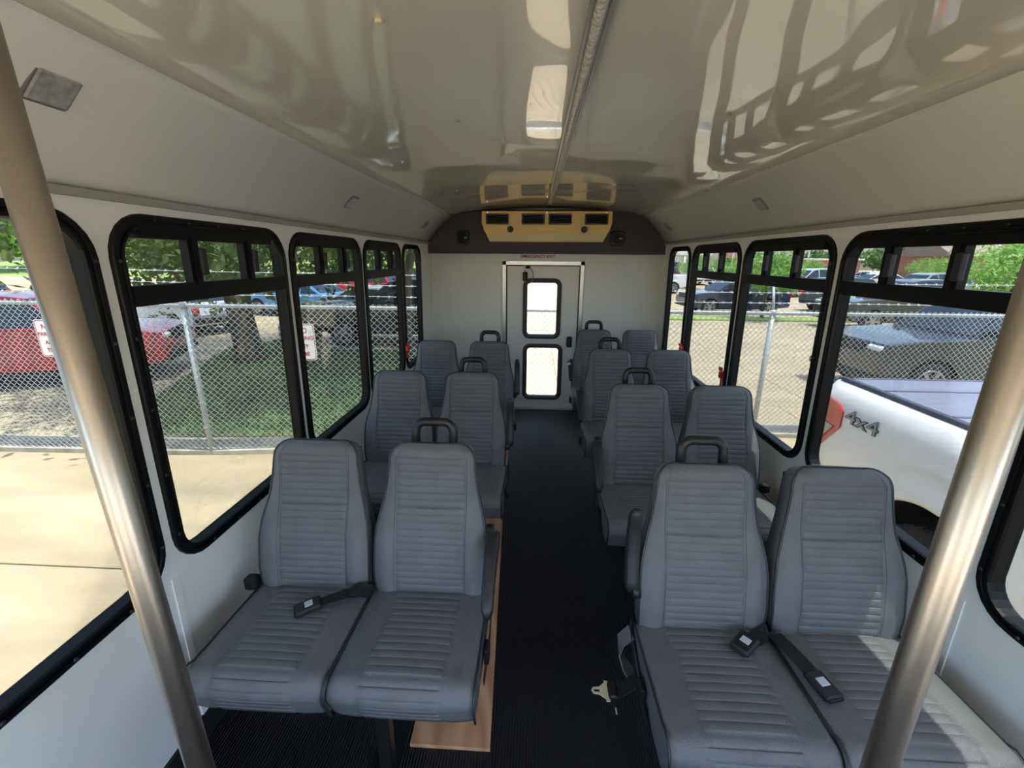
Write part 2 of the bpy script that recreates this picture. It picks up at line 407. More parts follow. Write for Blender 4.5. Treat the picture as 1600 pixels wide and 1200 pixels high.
# ceiling: glossy middle panel, cove panels either side
N = 36; loopsT = []
def zc(x):
    a = abs(x)/.9; return 2.005-.045*a*a-.034*max(0, (a-.80)/.20)**2.2
ys = np.linspace(YF, YB, 40)
prof = [(-.9+1.8*k/N) for k in range(N+1)]
mb = MB()
lo = [[(x, y, zc(x)) for x in prof]+[(x, y, 2.07) for x in reversed(prof)] for y in ys]
mb.loft(lo, closed=True, cap=True, smooth=True)
mb.sm = [len(f) == 4 for f in mb.f]
ceil = tag(mb.build('ceiling', M_ceil), 'glossy off-white ceiling panel reflecting the windows', 'ceiling', kind='structure')
for s_ in (-1, 1):
    mb = MB(); pr = []
    for k in range(13):
        t = k/12; x = .893+(1.133-.893)*t; z = 1.929-(1.929-1.700)*t+.022*math.sin(PI*t)
        pr.append((s_*x, z))
    lo = [[(x, y, z) for x, z in pr]+[(x+s_*.05, y, z+.04) for x, z in reversed(pr)] for y in (YF, YB)]
    mb.loft(lo, cap=True, smooth=True); mb.sm = [len(f) == 4 for f in mb.f]
    o = mb.build('cove_panel', M_cove, ceil)
for k, (x, y) in enumerate(((-.40, .98), (-.36, 1.62), (-.38, 2.3), (-.3, 3.3), (.50, 1.55), (.46, 2.5), (.45, 3.4), (-.62, 3.1))):
    z = zc(x); MB().lathe([(.008, 0), (.008, -.004), (.004, -.007)], 'z', 10, (x, y, z)).build('screw_cap', M_beige if k == 0 else M_trim, ceil)
for k, s_ in enumerate((-1, 1)):
    mb = MB(); a, b_ = sorted((wx(s_, 1.69, .014), wx(s_, 1.69, -.002)))
    mb.box((a, YF+.01, 1.683), (b_, YB-.005, 1.702))
    tag(mb.build('trim_%d' % (k+1), M_trim), 'thin grey trim strip above the %s windows' % ('left' if s_ < 0 else 'right'), 'trim', kind='structure')
# rear wall
DX0, DX1, DZ = -.385, .36, 1.50
mb = MB(); mb.poly([(-1.165, YB, -.06), (DX0, YB, -.06), (DX0, YB, DZ), (DX1, YB, DZ), (DX1, YB, -.06), (1.165, YB, -.06), (1.13, YB, 1.72), (.95, YB, 2.07), (-.95, YB, 2.07), (-1.13, YB, 1.72)], (), (0, .05, 0))
wb = tag(mb.build('wall_back', M_wall2), 'white rear wall around the emergency door', 'wall', kind='structure')
for x0, x1 in ((-1.150, -.83), (-.822, DX0-.035), (DX1+.035, .80), (.808, 1.150)):
    MB().rbox((x0, YB-.005, .01), (x1, YB+.001, 1.60), .002).build('panel', M_wall2, wb)
for x in (-1.135, 1.135):
    MB().tube([(x*1.012, YB-.008, .01), (x, YB-.008, 1.6)], .008, 8).build('corner_bead', M_wall2, wb)
for x in (-.826, .804):
    MB().rbox((x-.012, YB-.009, .01), (x+.012, YB-.003, 1.60), .002).build('seam_strip', M_wall2, wb)
text_mesh('emergency_exit_lettering', 'EMERGENCY EXIT', .042, M_text_red, rot_to((1,0,0), (0,0,1), (0,-1,0), (-.065, YB-.0062, 1.576)), wb, bold=.0006)

# ---------------------------------------------------------------- rear emergency door
door = tag(empty('door_1', (0, YB, 0)), 'white rear emergency door with two dark framed windows', 'door', kind='structure')
def rect_holes(): return [[(x, 0, z) for x, z in rrect(-.185, .12, .19, .69, .05, 5)], [(x, 0, z) for x, z in rrect(-.19, .78, .158, 1.35, .05, 5)]]
mb = MB(); mb.poly([(DX0+.012, 0, .03), (DX1-.012, 0, .03), (DX1-.012, 0, DZ-.012), (DX0+.012, 0, DZ-.012)], rect_holes(), (0, .04, 0))
mb.build('leaf', M_wall2, door)
for (x0, z0, x1, z1) in ((-.205, .10, .21, .71), (-.21, .76, .178, 1.37)):
    loops = [[(x, o, z) for x, z in rrect(x0+i_, z0+i_, x1-i_, z1-i_, max(.075-i_, .03), 6)] for i_, o in ((0, 0), (.003, -.012), (.02, -.016), (.04, -.012), (.046, .0), (.046, .03))]
    f = MB().loft(loops, smooth=False).build('window_frame', mat('brown_black_seal', (58, 50, 52), .5), door)
    MB().poly([(x, .015, z) for x, z in rrect(x0+.04, z0+.04, x1-.04, z1-.04, .035, 6)], (), (0, .005, 0)).build('pane', M_rear, f)
mb = MB()
for a, b_ in (((DX0-.03, -.012, 0), (DX0+.004, .02, DZ+.03)), ((DX1-.004, -.012, 0), (DX1+.03, .02, DZ+.03)), ((DX0-.03, -.012, DZ-.004), (DX1+.03, .02, DZ+.03))): mb.box(a, b_)
mb.build('frame', M_alu, door)
mb = MB()
for a, b_ in (((DX0+.004, -.004, .02), (DX0+.016, .03, DZ-.004)), ((DX1-.016, -.004, .02), (DX1-.004, .03, DZ-.004)), ((DX0+.004, -.004, DZ-.016), (DX1-.004, .03, DZ-.004))): mb.box(a, b_)
mb.build('seal', M_rubber, door)
MB().rbox((DX0-.02, -.05, -.001), (DX1+.02, .03, .028), .004).build('sill', M_alu, door)
hb = MB().rbox((.245, -.035, .68), (.30, .0, .79), .008).build('handle_box', M_plastic, door)
MB().rbox((.262, -.055, .70), (.284, -.034, .77), .006).build('lever', M_metalblk, hb)
sw = MB().rbox((-.185, -.03, 1.46), (-.14, .0, 1.495), .004).build('buzzer_switch', M_matte, door)
pts = [(-.155+.045*math.sin(a), -.03-.01*math.sin(a*2), 1.395+.075*math.cos(a)) for a in np.linspace(0, PI*1.75, 22)]
MB().tube(pts, .0045, 6).build('wire_loop', mat('dull_brass_wire', (120, 112, 92), .5), sw)
MB().rbox((-.215, -.028, 1.34), (-.165, -.012, 1.43), .01).build('wire_boot', M_matte, sw)
# ---------------------------------------------------------------- charcoal board, speakers, AC unit
YBD = 4.335
pts = [(-1.138, 1.600), (1.138, 1.600), (1.132, 1.70), (1.10, 1.735), (.93, 1.91), (.88, 1.95), (.6, 1.992), (-.6, 1.992), (-.88, 1.95), (-.93, 1.91), (-1.10, 1.735), (-1.132, 1.70)]
mb = MB().poly([(x, YBD, z) for x, z in pts], (), (0, YB-YBD-.004, 0))
tag(mb.build('speaker_board', M_board), 'charcoal trimmed panel across the top of the rear wall', 'panel')
for k, x in enumerate((-.785, .675)):
    sp = tag(empty('speaker', (x, YBD, 1.742)), 'black rear speaker with white badge, on the board %s of the cream air conditioner' % ('left' if k == 0 else 'right'), 'speaker', 'rear speakers')
    lo = [[(a, o, c) for a, c in rrect(-.062+i_, -.068+i_, .062-i_, .068-i_, .03-i_*.3, 5)] for i_, o in ((0, 0), (.0, -.012), (.008, -.018))]
    MB().loft(lo, cap=True, smooth=False).build('housing', M_plastic, sp)
    MB().lathe([(.05, -.018), (.05, -.024), (.044, -.027), (.018, -.024), (.012, -.028)], 'y', 24).build('grille', M_matte, sp)
    MB().rbox((.012, -.031, -.004), (.038, -.027, .004), .001).build('badge', M_signw, sp)
    MB().lathe([(.005, 0), (.004, -.003)], 'y', 8, (0.02, 0, .12)).build('screw', M_trim, sp)
ac = tag(empty('air_conditioner', (-.0, 0, 0)), 'cream yellow air conditioner with four black louvres under the ceiling', 'air conditioner')
sec = lambda t: None
yf = 4.06
front = [(-.575, 1.955), (-.575, 1.83), (-.52, 1.70), (.52, 1.70), (.575, 1.83), (.575, 1.955)]
lo = []
prof = [(4.333, 0, 1.0), (yf+.03, 0, 1.0), (yf+.008, .004, .995), (yf, .012, .985)]
for y, ins, k_ in prof:
    lo.append([(x*(1-ins), y+(.11*max(0, (1.775-z))/.075 if y < 4.2 else 0), z-(0 if z > 1.9 else -ins)) for x, z in [(-.575, 1.955), (-.578, 1.86), (-.560, 1.80), (-.545, 1.775), (-.52, 1.705), (.52, 1.705), (.545, 1.775), (.560, 1.80), (.578, 1.86), (.575, 1.955)]])
MB().loft(lo, cap=False, smooth=False).build('shroud', M_ac, ac)
def fyz(z): return yf+.0
MB().poly([(x*.988, yf+.001, z) for x, z in [(-.575, 1.955), (-.578, 1.86), (-.560, 1.80), (-.545, 1.775), (.545, 1.775), (.560, 1.80), (.578, 1.86), (.575, 1.955)]], (), (0, .006, 0)).build('face', M_ac, ac)
MB().poly([(-.538, yf+.001, 1.777), (.538, yf+.001, 1.777), (.515, yf+.112, 1.707), (-.515, yf+.112, 1.707)], (), (0, .004, .006)).build('lower_lip', mat('cream_ac_lip', (236, 214, 166), .4), ac)
for xc in (-.435, -.118, .118, .435):
    v = MB().poly([(x, yf-.006, z) for x, z in rrect(xc-.102, 1.845, xc+.102, 1.935, .008, 3)], [[(x, yf-.006, z) for x, z in rrect(xc-.09, 1.856, xc+.09, 1.924, .004, 2)]], (0, .01, 0)).build('louvre_frame', M_plastic, ac)
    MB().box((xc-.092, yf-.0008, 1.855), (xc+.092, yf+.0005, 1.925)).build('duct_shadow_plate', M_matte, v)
    for k in range(5):
        z = 1.864+k*.013; Mx = Matrix.Translation((0, yf-.003, z)) @ Matrix.Rotation(.6, 4, 'X')
        MB().box((xc-.09, -.004, -.001), (xc+.09, .004, .001), Mx).build('slat', M_plastic, v)
for xc in (-.32, .335):
    kn = MB().lathe([(.028, 0), (.027, -.010), (.022, -.016)], 'y', 20, (xc, yf+.002, 1.805)).build('knob', M_plastic, ac)
    MB().rbox((xc-.004, yf-.024, 1.787), (xc+.004, yf-.012, 1.823), .002).build('grip', M_matte, kn)
MB().rbox((-.07, yf-.002, 1.798), (.07, yf+.001, 1.818), .001).build('label_plate', mat('pale_label', (238, 208, 138), .5), ac)
for x in (-.52, 0, .52): MB().lathe([(.008, 0), (.006, -.004)], 'y', 8, (x, yf, 1.944)).build('screw', M_chrome, ac)
# LED strip along the ceiling
led = tag(empty('ceiling_light_strip', (.022, 0, zc(0))), 'clear ribbed light strip running along the middle of the ceiling', 'light strip')
y0, y1 = YF+.05, 4.02
MB().box((-.019, y0, -.004), (.019, y1, 0)).build('channel', M_alu, led)
for s_ in (-1, 1): MB().rbox((s_*.019-.0025, y0, -.012), (s_*.019+.0025, y1, 0), .001).build('channel_edge', M_alu, led)
M_strip = mat('strip_lens', (226, 222, 212), .2, coat=.5, noise=.25, nscale=40, stretch=(1, 1, 1), bump=1.0, bscale=70)
MB().tube([(0, y, -.007) for y in np.linspace(y0, y1, 30)], .012, 10).build('lens', M_strip, led)
# dome lights on the coves
def dome(x, y, label, sc_=1.0):
    s_ = 1 if x > 0 else -1; t = (abs(x)-.905)/.228; z = 1.936-.236*t+.022*math.sin(PI*t)
    nrm = Vector((-s_*.70, 0, -.71)); ux = Vector((0, 1, 0)); uy = nrm.cross(ux)
    d = tag(empty('dome_light'), label, 'lamp', 'small square cove lamps'); d.matrix_world = rot_to(ux, uy, nrm, (x, y, z))
    MB().rbox((-.048*sc_, -.042*sc_, -.004), (.048*sc_, .042*sc_, .010), .008, None, 3).build('bezel', mat('grey_bezel', (112, 108, 104), .5), d)
    MB().rbox((-.038*sc_, -.032*sc_, .008), (.038*sc_, .032*sc_, .014), .004, None, 3).build('lens', mat('smoky_lens', (176, 174, 172), .2, coat=.6, noise=.35, nscale=60), d)
dome(-1.03, 2.31, 'square cove lamp above the third left window'); dome(-1.03, 3.82, 'small square cove lamp at the rear left corner'); dome(-1.0, .88, 'square cove lamp beside the top of the left steel pole')
dome(1.03, 2.38, 'square cove lamp above the third right window'); dome(1.03, 3.95, 'small square cove lamp at the rear right corner')
# plywood strip beside the left seats
mb = MB(); mb.poly([(-.468, 1.02, .0), (-.203, 1.02, .0), (-.262, 2.42, .0), (-.300, 4.05, .0), (-.56, 4.05, .0)], (), (0, 0, .016))
tag(mb.build('plywood_strip', M_ply), 'bare plywood strip lying along the aisle under the left seats', 'plywood')
tag(MB().rbox((.232, 1.165, .0), (.237, 1.19, .003), .001).build('paper_scrap', M_signw), 'tiny white scrap on the black aisle floor', 'scrap')
# stanchion poles
for x, y, sl_, rr, lb in ((-.641, .512, -.0227, .0193, 'brushed steel grab pole at the left, before the near left window'), (.428, .477, .0, .0193, 'brushed steel grab pole at the right, before the front right seat')):
    p = tag(empty('grab_pole', (x, y, 0)), lb, 'pole', 'floor to ceiling grab poles')
    zt_ = zc(x)
    MB().tube([(0, 0, .004), (sl_*zt_, 0, zt_-.004)], rr, 28).build('tube', M_pole, p)
    for z, sg in ((0, 1), (zt_, -1)):
        MB().lathe([(.05, 0), (.05, sg*.006), (.028, sg*.012), (.026, sg*.04)], 'z', 24, (sl_*z, 0, z)).build('flange', M_chrome, p)

# ================================================================== SEATS
TILT = math.radians(12.6)
UA = Vector((0, math.sin(TILT), math.cos(TILT))); UN = Vector((0, -math.cos(TILT), math.sin(TILT)))
HB = .525
WT = [(0, .190), (.08, .194), (.18, .193), (.24, .187), (.29, .176), (.34, .164), (.40, .154), (.46, .147), (HB, .143)]
def bw(t):
    w_ = lerp_tab(WT, t); r_ = .05
    if t > HB-r_: w_ = w_-r_+math.sqrt(max(0, r_*r_-(t-(HB-r_))**2))
    return max(w_, .02)
DT = [(0, .014), (.08, .028), (.20, .029), (.27, .020), (.33, .010), (.40, .010), (.47, .012), (.505, .006), (HB, -.012)]
def back_base(xc): return Vector((xc, .035, .435))
def bpos(xc, x, t, f): return back_base(xc)+Vector((x, 0, 0))+UA*t+UN*f
def front_f(x, t, g):
    w_ = bw(t); a = abs(x)/w_
    f = lerp_tab(DT, t)+.016*(1-a**8)-.016
    k = max(0, min(1, (.30-t)/.1)); f += .010*k*math.exp(-((abs(x)-.150)/.026)**2)
    return f+g
P_CH = .0243
def rows(t0, t1, p):
    out = []; k = 0; t = t0
    while t < t1-1e-6:
        for d, g in ((0, -.0026), (.0013, -.0008), (.004, .0002), (p*.5, .0006), (p-.004, .0002), (p-.0013, -.0008)):
            if t+d < t1: out.append((t+d, g))
        t += p
    out.append((t1, -.004)); return out
def seat_back_mesh():
    rws = [(0, 0), (.008, 0)]+rows(.018, .018+P_CH*19, P_CH)+[(.486, 0), (.494, 0), (.502, 0), (.51, 0), (.517, 0), (.522, 0), (HB, 0)]
    fr = []; bk = []
    for t, g in rws:
        w_ = bw(t); pw = max(min(.116, w_-.03), w_*.55); cols = []
        for q in (0, .04, .12, .3, .5, .7, .88, .96): cols.append((-(w_+(pw-w_)*q), 0))
        cols.append((-pw, -.0035))
        for q in (-.965, -.85, -.5, 0, .5, .85, .965): cols.append((pw*q, g if abs(q) < .98 else 0))
        cols.append((pw, -.0035))
        for q in reversed((0, .04, .12, .3, .5, .7, .88, .96)): cols.append((w_+(pw-w_)*q, 0))
        gd = -.0025 if abs(t-(.018+P_CH*12)) < .003 else 0
        fr.append([bpos(0, x, t, front_f(x, t, gg+(gd if gg else 0))) for x, gg in cols])
        bk.append([bpos(0, x*.97, t*.985, -.085+.012*(abs(x)/w_)**4) for x, gg in cols])
    mb = MB(); mb.loft(fr, closed=False); mb.loft(bk, closed=False)
    n = len(fr[0]); R_ = len(fr); o = n*R_
    for i in range(R_-1):
        for j in (0, n-1): mb.f.append((i*n+j, (i+1)*n+j, o+(i+1)*n+j, o+i*n+j)); mb.sm.append(True)
    for j in range(n-1):
        for i in (0, R_-1): mb.f.append((i*n+j, i*n+j+1, o+i*n+j+1, o+i*n+j)); mb.sm.append(True)
    return mb.mesh('backrest', M_vinyl)
def back_piping_mesh():
    pts = []
    ts = [t for t in np.linspace(.0, HB-.05, 26)]+[HB-.05+.05*math.sin(a) for a in np.linspace(.1, PI/2, 10)]
    L = [(-bw(t), t) for t in ts]+[(bw(t), t) for t in reversed(ts)]
    for x, t in L: pts.append(bpos(0, x, min(t, HB), front_f(x, min(t, HB), 0)+.001))
    return MB().tube(pts, .0038, 6).mesh('piping', M_pipe)
def seam_mesh(s_):
    mb = MB()
    if 1:
        pts = []
        for t in np.linspace(.005, .485, 60):
            w_ = bw(t); pw = max(min(.116, w_-.03), w_*.55); x = s_*(pw+.006)
            pts.append(bpos(0, x, t, front_f(x, t, 0)-.0008))
        mb.tube(pts, .0013, 4, smooth=False)
    return mb.mesh('stitch_line', M_pipe)
CW = .2
def cpath():
    """(y, z, groove) along the cushion from the crease over the front edge"""
    pts = []; s_top = .345; p = .0262
    for t, g in rows(0, p*13, p):
        y = .045-t; pts.append((y, .452+.012*(t/.345), g*.7))
    y0, z0 = pts[-1][0], pts[-1][1]; R_ = .048
    # rounded front edge
    cy, cz = y0-.0, z0-R_
    LA = R_*(PI/2+.12); LF = .077; samp = [(LA*k/8, 0) for k in range(1, 9)]+[(LA+LF*k/6, 0) for k in range(1, 7)]
    for g0 in (.030, .056, LA+.006, LA+.031, LA+.056): samp = [q for q in samp if abs(q[0]-g0) > .004]+[(g0-.0026, .0), (g0-.0012, -.0015), (g0, -.0045), (g0+.0012, -.0015), (g0+.0026, .0)]
    ae = PI+.12; ye, ze = cy+R_*math.cos(ae), cz+R_*math.sin(ae)
    for q, g in sorted(samp):
        if q <= LA: a = PI/2+q/R_; pts.append((cy+R_*math.cos(a), cz+R_*math.sin(a), g))
        else: d_ = q-LA; pts.append((ye+.34*d_, ze-.94*d_, g))
    return pts
def cushion_mesh():
    path = cpath(); grid = []
    for i, (y, z, g) in enumerate(path):
        a = path[max(i-1, 0)]; b_ = path[min(i+1, len(path)-1)]
        d = Vector((0, b_[0]-a[0], b_[1]-a[1])).normalized(); nn = Vector((0, d.z, -d.y))
        nn = Vector((0, -abs(nn.y), abs(nn.z))) if y < -.30 else Vector((0, 0, 1))
        row = []
        xs = [(-1, 0), (-.985, 0), (-.95, 0), (-.88, 0), (-.75, 0), (-.62, 0)]
        xs += [(-.55, -.0035)]+[(q*.55, g) for q in (-.96, -.8, -.4, 0, .4, .8, .96)]+[(.55, -.0035)]+[(-q, 0) for q, _ in reversed(xs)]
        for q, gg in xs:
            h = -.013*abs(q)**10+.006*(1-abs(q)**2)+gg
            row.append(Vector((q*CW, y, z))+nn*h)
        grid.append(row)
    mb = MB(); mb.loft(grid, closed=False); n = len(grid[0]); R_ = len(grid)
    zb = path[-1][1]-.004; o = len(mb.v)
    mb.v += [(-CW, path[0][0], zb), (CW, path[0][0], zb)]
    mb.f.append(tuple([i*n for i in range(R_)]+[o])); mb.f.append(tuple([i*n+n-1 for i in range(R_)]+[o+1]))
    mb.f.append(tuple([(R_-1)*n+j for j in range(n)]+[o+1, o])); mb.f.append(tuple([j for j in range(n)]+[o+1, o]))
    mb.sm += [False]*4
    return mb.mesh('cushion', M_vinyl)
def cushion_piping_mesh(s_):
    mb = MB(); path = cpath()
    mb.tube([(s_*(CW+.001), y, z-.011 if y > -.29 else z-.004) for i, (y, z, g) in enumerate(path)][::2], .0035, 6)
    return mb.mesh('piping', M_pipe)
ME_back, ME_bpipe, ME_seam, ME_cush, ME_cpipe = seat_back_mesh(), back_piping_mesh(), [seam_mesh(-1), seam_mesh(1)], cushion_mesh(), [cushion_piping_mesh(-1), cushion_piping_mesh(1)]
def handle_mesh():
    r_ = .0155; w_ = .066; h = .078; cr = .034; pts = [(-w_, 0, -.02), (-w_, 0, h-cr)]
    for k in range(1, 9): a = PI-PI/2*k/8; pts.append((-w_+cr+cr*math.cos(a), 0, h-cr+cr*math.sin(a)))
    pts += [(-x, y, z) for x, y, z in reversed(pts)]
    mb = MB().tube(pts, r_, 14); return mb.mesh('grab_handle', M_plastic)
ME_handle = handle_mesh()
def armrest_mesh():
    lo = []
    L = .275
    for k in range(15):
        t = k/14; x = t*L; zc_ = .018*math.sin(PI*t*.9)-.03*t*t
        hh = .023*(.75+.25*math.sin(PI*min(1, t*1.2+.1))); ww = .023*(1-.22*t)
        e = 1 if 0 < k < 14 else .55
        lo.append([(yy*ww*e*1.0, -x, zc_+zz*hh*e) for yy, zz in ((-1, -.7), (-.7, -1), (.7, -1), (1, -.7), (1, .7), (.7, 1), (-.7, 1), (-1, .7))])
    return MB().loft(lo, cap=True, smooth=True).mesh('armrest', mat('armrest_plastic', (38, 38, 42), .42, bump=.15, bscale=250))
ME_arm = armrest_mesh()
def buckle(parent, M_, strap_pts, side, label=None):
    st = MB().ribbon(strap_pts, .044, .003, side).build('belt_strap', M_web, parent)
    bk = MB().rbox((-.027, -.042, 0), (.027, .036, .020), .006, M_, 3).build('buckle', M_plastic, st)
    MB().rbox((-.013, -.012, .0195), (.013, .012, .0215), .002, M_).build('press_label', M_silver, bk)
    MB().rbox((-.022, -.046, .004), (.022, -.040, .016), .002, M_).build('buckle_mouth', M_matte, bk)
    return st
def double_seat(x, y, side, label, arm='up', arm_lean=0., far=False):
    """side -1: left of the aisle, +1: right of it"""
    root = tag(empty('double_seat', (x, y, 0)), label, 'bus seat', 'grey double seats either side of the aisle')
    ais = -side
    for k in (-1, 1):
        xc = k*.2035
        T = Matrix.Translation((xc, 0, 0))
        b_ = link_mesh('backrest', ME_back, root, T); 
        link_mesh('piping', ME_bpipe, b_); [link_mesh('stitch_line', q, b_) for q in ME_seam]
        c = link_mesh('cushion', ME_cush, root, T); [link_mesh('piping', q, c) for q in ME_cpipe]
        # moulded shell behind the back
        mbs = MB(); lo = []
        for t in np.linspace(.0, HB-.03, 8):
            w_ = bw(t)*.93; lo.append([bpos(xc, q*w_, t, -.0845-.010*(1-q*q)) for q in np.linspace(-1, 1, 9)]+[bpos(xc, q*w_, t, -.070) for q in np.linspace(1, -1, 9)])
        mbs.loft(lo, cap=True).build('back_shell', M_plastic, root)
    h = link_mesh('grab_handle', ME_handle, root, Matrix.Translation(bpos(ais*.2035, 0, HB-.006, -.045)) @ Matrix.Rotation(-TILT*.6, 4, 'X'))
    for s_ in (-1, 1): MB().lathe([(.004, -.0150), (.0045, -.0165), (.003, -.017)], 'y', 8, (s_*.066, 0, .012)).build('bolt', M_matte, h)
    # armrest on the aisle side
    ax = ais*(.2035+.2155)
    if arm == 'up':
        p = bpos(0, ax, .12, .004); Ma = Matrix.Translation(p) @ Matrix.Rotation(-(PI/2-TILT)+arm_lean, 4, 'X') @ Matrix.Scale(1.02, 4)
        Ma = Matrix.Translation(p) @ Matrix.Rotation(-(PI/2)-TILT+arm_lean, 4, 'X')
    else:
        p = bpos(0, ax, .235, .0); Ma = Matrix.Translation(p) @ Matrix.Rotation(arm_lean, 4, 'X')
    a_ = link_mesh('armrest', ME_arm, root, Ma)
    MB().lathe([(.022, -.012), (.022, .012)], 'x', 16, p-Vector((ais*.012, 0, 0))).build('armrest_pivot', M_metalblk, root)
    # steel frame and legs
    mb = MB()
    for yy in (-.27, -.02): mb.box((-.40, yy-.016, .322), (.40, yy+.016, .354))
    for xx in (-.39, 0, .39): mb.box((xx-.013, -.29, .326), (xx+.013, .07, .350))
    mb.build('seat_frame', M_metalblk, root)
    mb = MB()
    for xx in (-.32, -.09, .09, .32): 
        a, b2 = Vector((xx, .03, .34)), bpos(0, xx, .40, -.055); mb.tube([a, b2], .011, 8)
    mb.build('back_frame', M_metalblk, root)
    xl = ais*.12
    for yy in (-.25, -.0):
        MB().rbox((xl-.02, yy-.02, .018), (xl+.02, yy+.02, .324), .004).build('leg', M_metalblk, root)
    MB().rbox((xl-.035, -.31, .016), (xl+.035, .06, .024), .003).build('foot_plate', M_metalblk, root)
    xw = -ais*.40; xo = -ais*.485
    MB().box((min(xw, xo), -.27, .30), (max(xw, xo), .05, .335)).build('wall_bracket', M_metalblk, root)
    # webbing and retractor at the aisle edge of the cushion
    e = ais*(.2035+.205)
    MB().rbox((min(e, e+ais*.016), -.15, .345), (max(e, e+ais*.016), -.10, .40), .004).build('belt_anchor', M_plastic, root)
    if not far:
        MB().ribbon([(e+ais*.006, -.20, .34), (e+ais*.010, -.06, .37), (e+ais*.008, .03, .41), (e+ais*.004, .06, .44)], .03, .003, (0, .2, 1)).build('aisle_belt', M_web, root)
    return root
LX, RX = -.630, .655
SL = [(1.185, 'down', .42), (2.15, 'up', .06), (3.09, 'up', .04)]
SR = [(1.085, 'up', .02), (1.975, 'down', .55), (2.865, 'down', .5), (3.745, 'down', .3)]
LBL = ['grey double seat at the front left, by the plywood end, one buckle on its cushion', 'middle double seat on the left side, behind the front left one', 'rearmost double seat on the left, against the white rear wall']
LBR = ['front right double seat with two black buckles and sunlight on its window side', 'second double seat on the right, armrest lowered, beside the white pickup window', 'third double seat from the front on the right side', 'rearmost double seat on the right, beside the emergency door']
seats = {}
for k, (y, arm, ln) in enumerate(SL): seats['L', k] = double_seat(LX, y, -1, LBL[k], arm, ln, k > 1)
for k, (y, arm, ln) in enumerate(SR): seats['R', k] = double_seat(RX, y, 1, LBR[k], arm, ln, k > 1)
def at_top(x, y, rz, tx=0, z=.468): return Matrix.Translation((x, y, z)) @ Matrix.Rotation(rz, 4, 'Z') @ Matrix.Rotation(tx, 4, 'X')
# belts lying on the cushions (local coordinates of the double seat)
buckle(seats['L', 0], at_top(-.16, -.085, math.radians(-58), .1), [(.005, .02, .44), (.0, .005, .462), (-.02, -.012, .482), (-.06, -.035, .486), (-.11, -.06, .482), (-.14, -.075, .479)], (.45, .9, 0))
buckle(seats['R', 0], at_top(-.105, -.045, math.radians(-50), .06), [(.0, .025, .44), (-.012, .008, .468), (-.04, -.012, .474), (-.08, -.032, .474)], (.4, .9, 0))
buckle(seats['R', 0], at_top(.038, -.165, math.radians(14), .05), [(.0, .02, .44), (.002, -.0, .468), (.01, -.05, .478), (.022, -.10, .480), (.032, -.14, .478)], (.9, .2, 0))
buckle(seats['L', 1], at_top(-.06, -.09, math.radians(-30), .05), [(.0, .02, .44), (-.01, .0, .47), (-.03, -.03, .478), (-.05, -.07, .478)], (.7, .6, 0))
# loose tongue and hanging flap at the front right seat
tg = MB().ribbon([(-.385, -.05, .335), (-.42, -.055, .315), (-.455, -.06, .290), (-.475, -.06, .283)], .045, .004, (0, 1, 0)).build('tongue_strap', M_web, seats['R', 0])
MB().rbox((-.494, -.085, .272), (-.464, -.035, .292), .005).build('tongue_cover', M_plastic, tg)
outline = [(0, -.032), (-.012, -.034), (-.012, -.026), (-.03, -.012), (-.048, -.010), (-.054, 0), (-.048, .010), (-.03, .012), (-.012, .026), (-.012, .034), (0, .032), (-.004, .02), (-.004, -.02)]
hole = rrect(-.046, -.005, -.028, .005, .003, 2)
MB().poly([(-.490+x, -.06+y, .281) for x, y in outline], [[(-.490+x, -.06+y, .281) for x, y in hole]], (0, 0, .003)).build('tongue', M_beige, tg)
MB().ribbon([(-.415, .03, .42), (-.445, .03, .385), (-.450, .02, .35), (-.43, .0, .315), (-.41, -.02, .30)], .05, .004, (0, 1, .3)).build('vinyl_flap', M_vinyl, seats['R', 0])
# beige armrest end on the last right seat
MB().rbox((-.445, -.035, .62), (-.415, .005, .675), .008).build('armrest_end', M_beige, seats['R', 3])
# dark recliner bracket at the wall beside the front left and second right seats
for key, sg in ((('L', 0), -1), (('R', 1), 1)):
    MB().rbox((min(sg*.405, sg*.45), .01, .43), (max(sg*.405, sg*.45), .05, .485), .01).build('wall_hinge', M_matte, seats[key])

# ================================================================== OUTSIDE
G = -.9
gr = tag(MB().box((-90, -30, G-.4), (110, 130, G-.03)).build('ground', M_conc), 'pale tan concrete of the parking lot', 'ground', kind='structure')
me_slab = {}
def slab(x0, y0, x1, y1):
    w_, h_ = round(x1-x0-.016, 3), round(y1-y0-.016, 3)
    if (w_, h_) not in me_slab:
        mb = MB(); mb.rbox((-w_/2, -h_/2, -.06), (w_/2, h_/2, 0), .006, None, 1); me_slab[w_, h_] = mb.mesh('slab', M_conc)
    link_mesh('slab', me_slab[w_, h_], gr, Matrix.Translation(((x0+x1)/2, (y0+y1)/2, G)))
for x0, x1 in ((-18, -9.2), (-9.2, -.4), (-.4, 4.2), (4.2, 9.0), (9.0, 13.8)):
    for (ya, yb) in ((-6.4, -1.8), (-1.8, 2.8)): slab(x0, ya, x1, yb)
    slab(x0, 2.8, x1, 5.0 if x1 < 0 else 7.4)
for i in range(0, 6):
    for j in range(5): slab(i*4.5+.4, 7.4+j*4.6, i*4.5+4.9, 12.0+j*4.6)
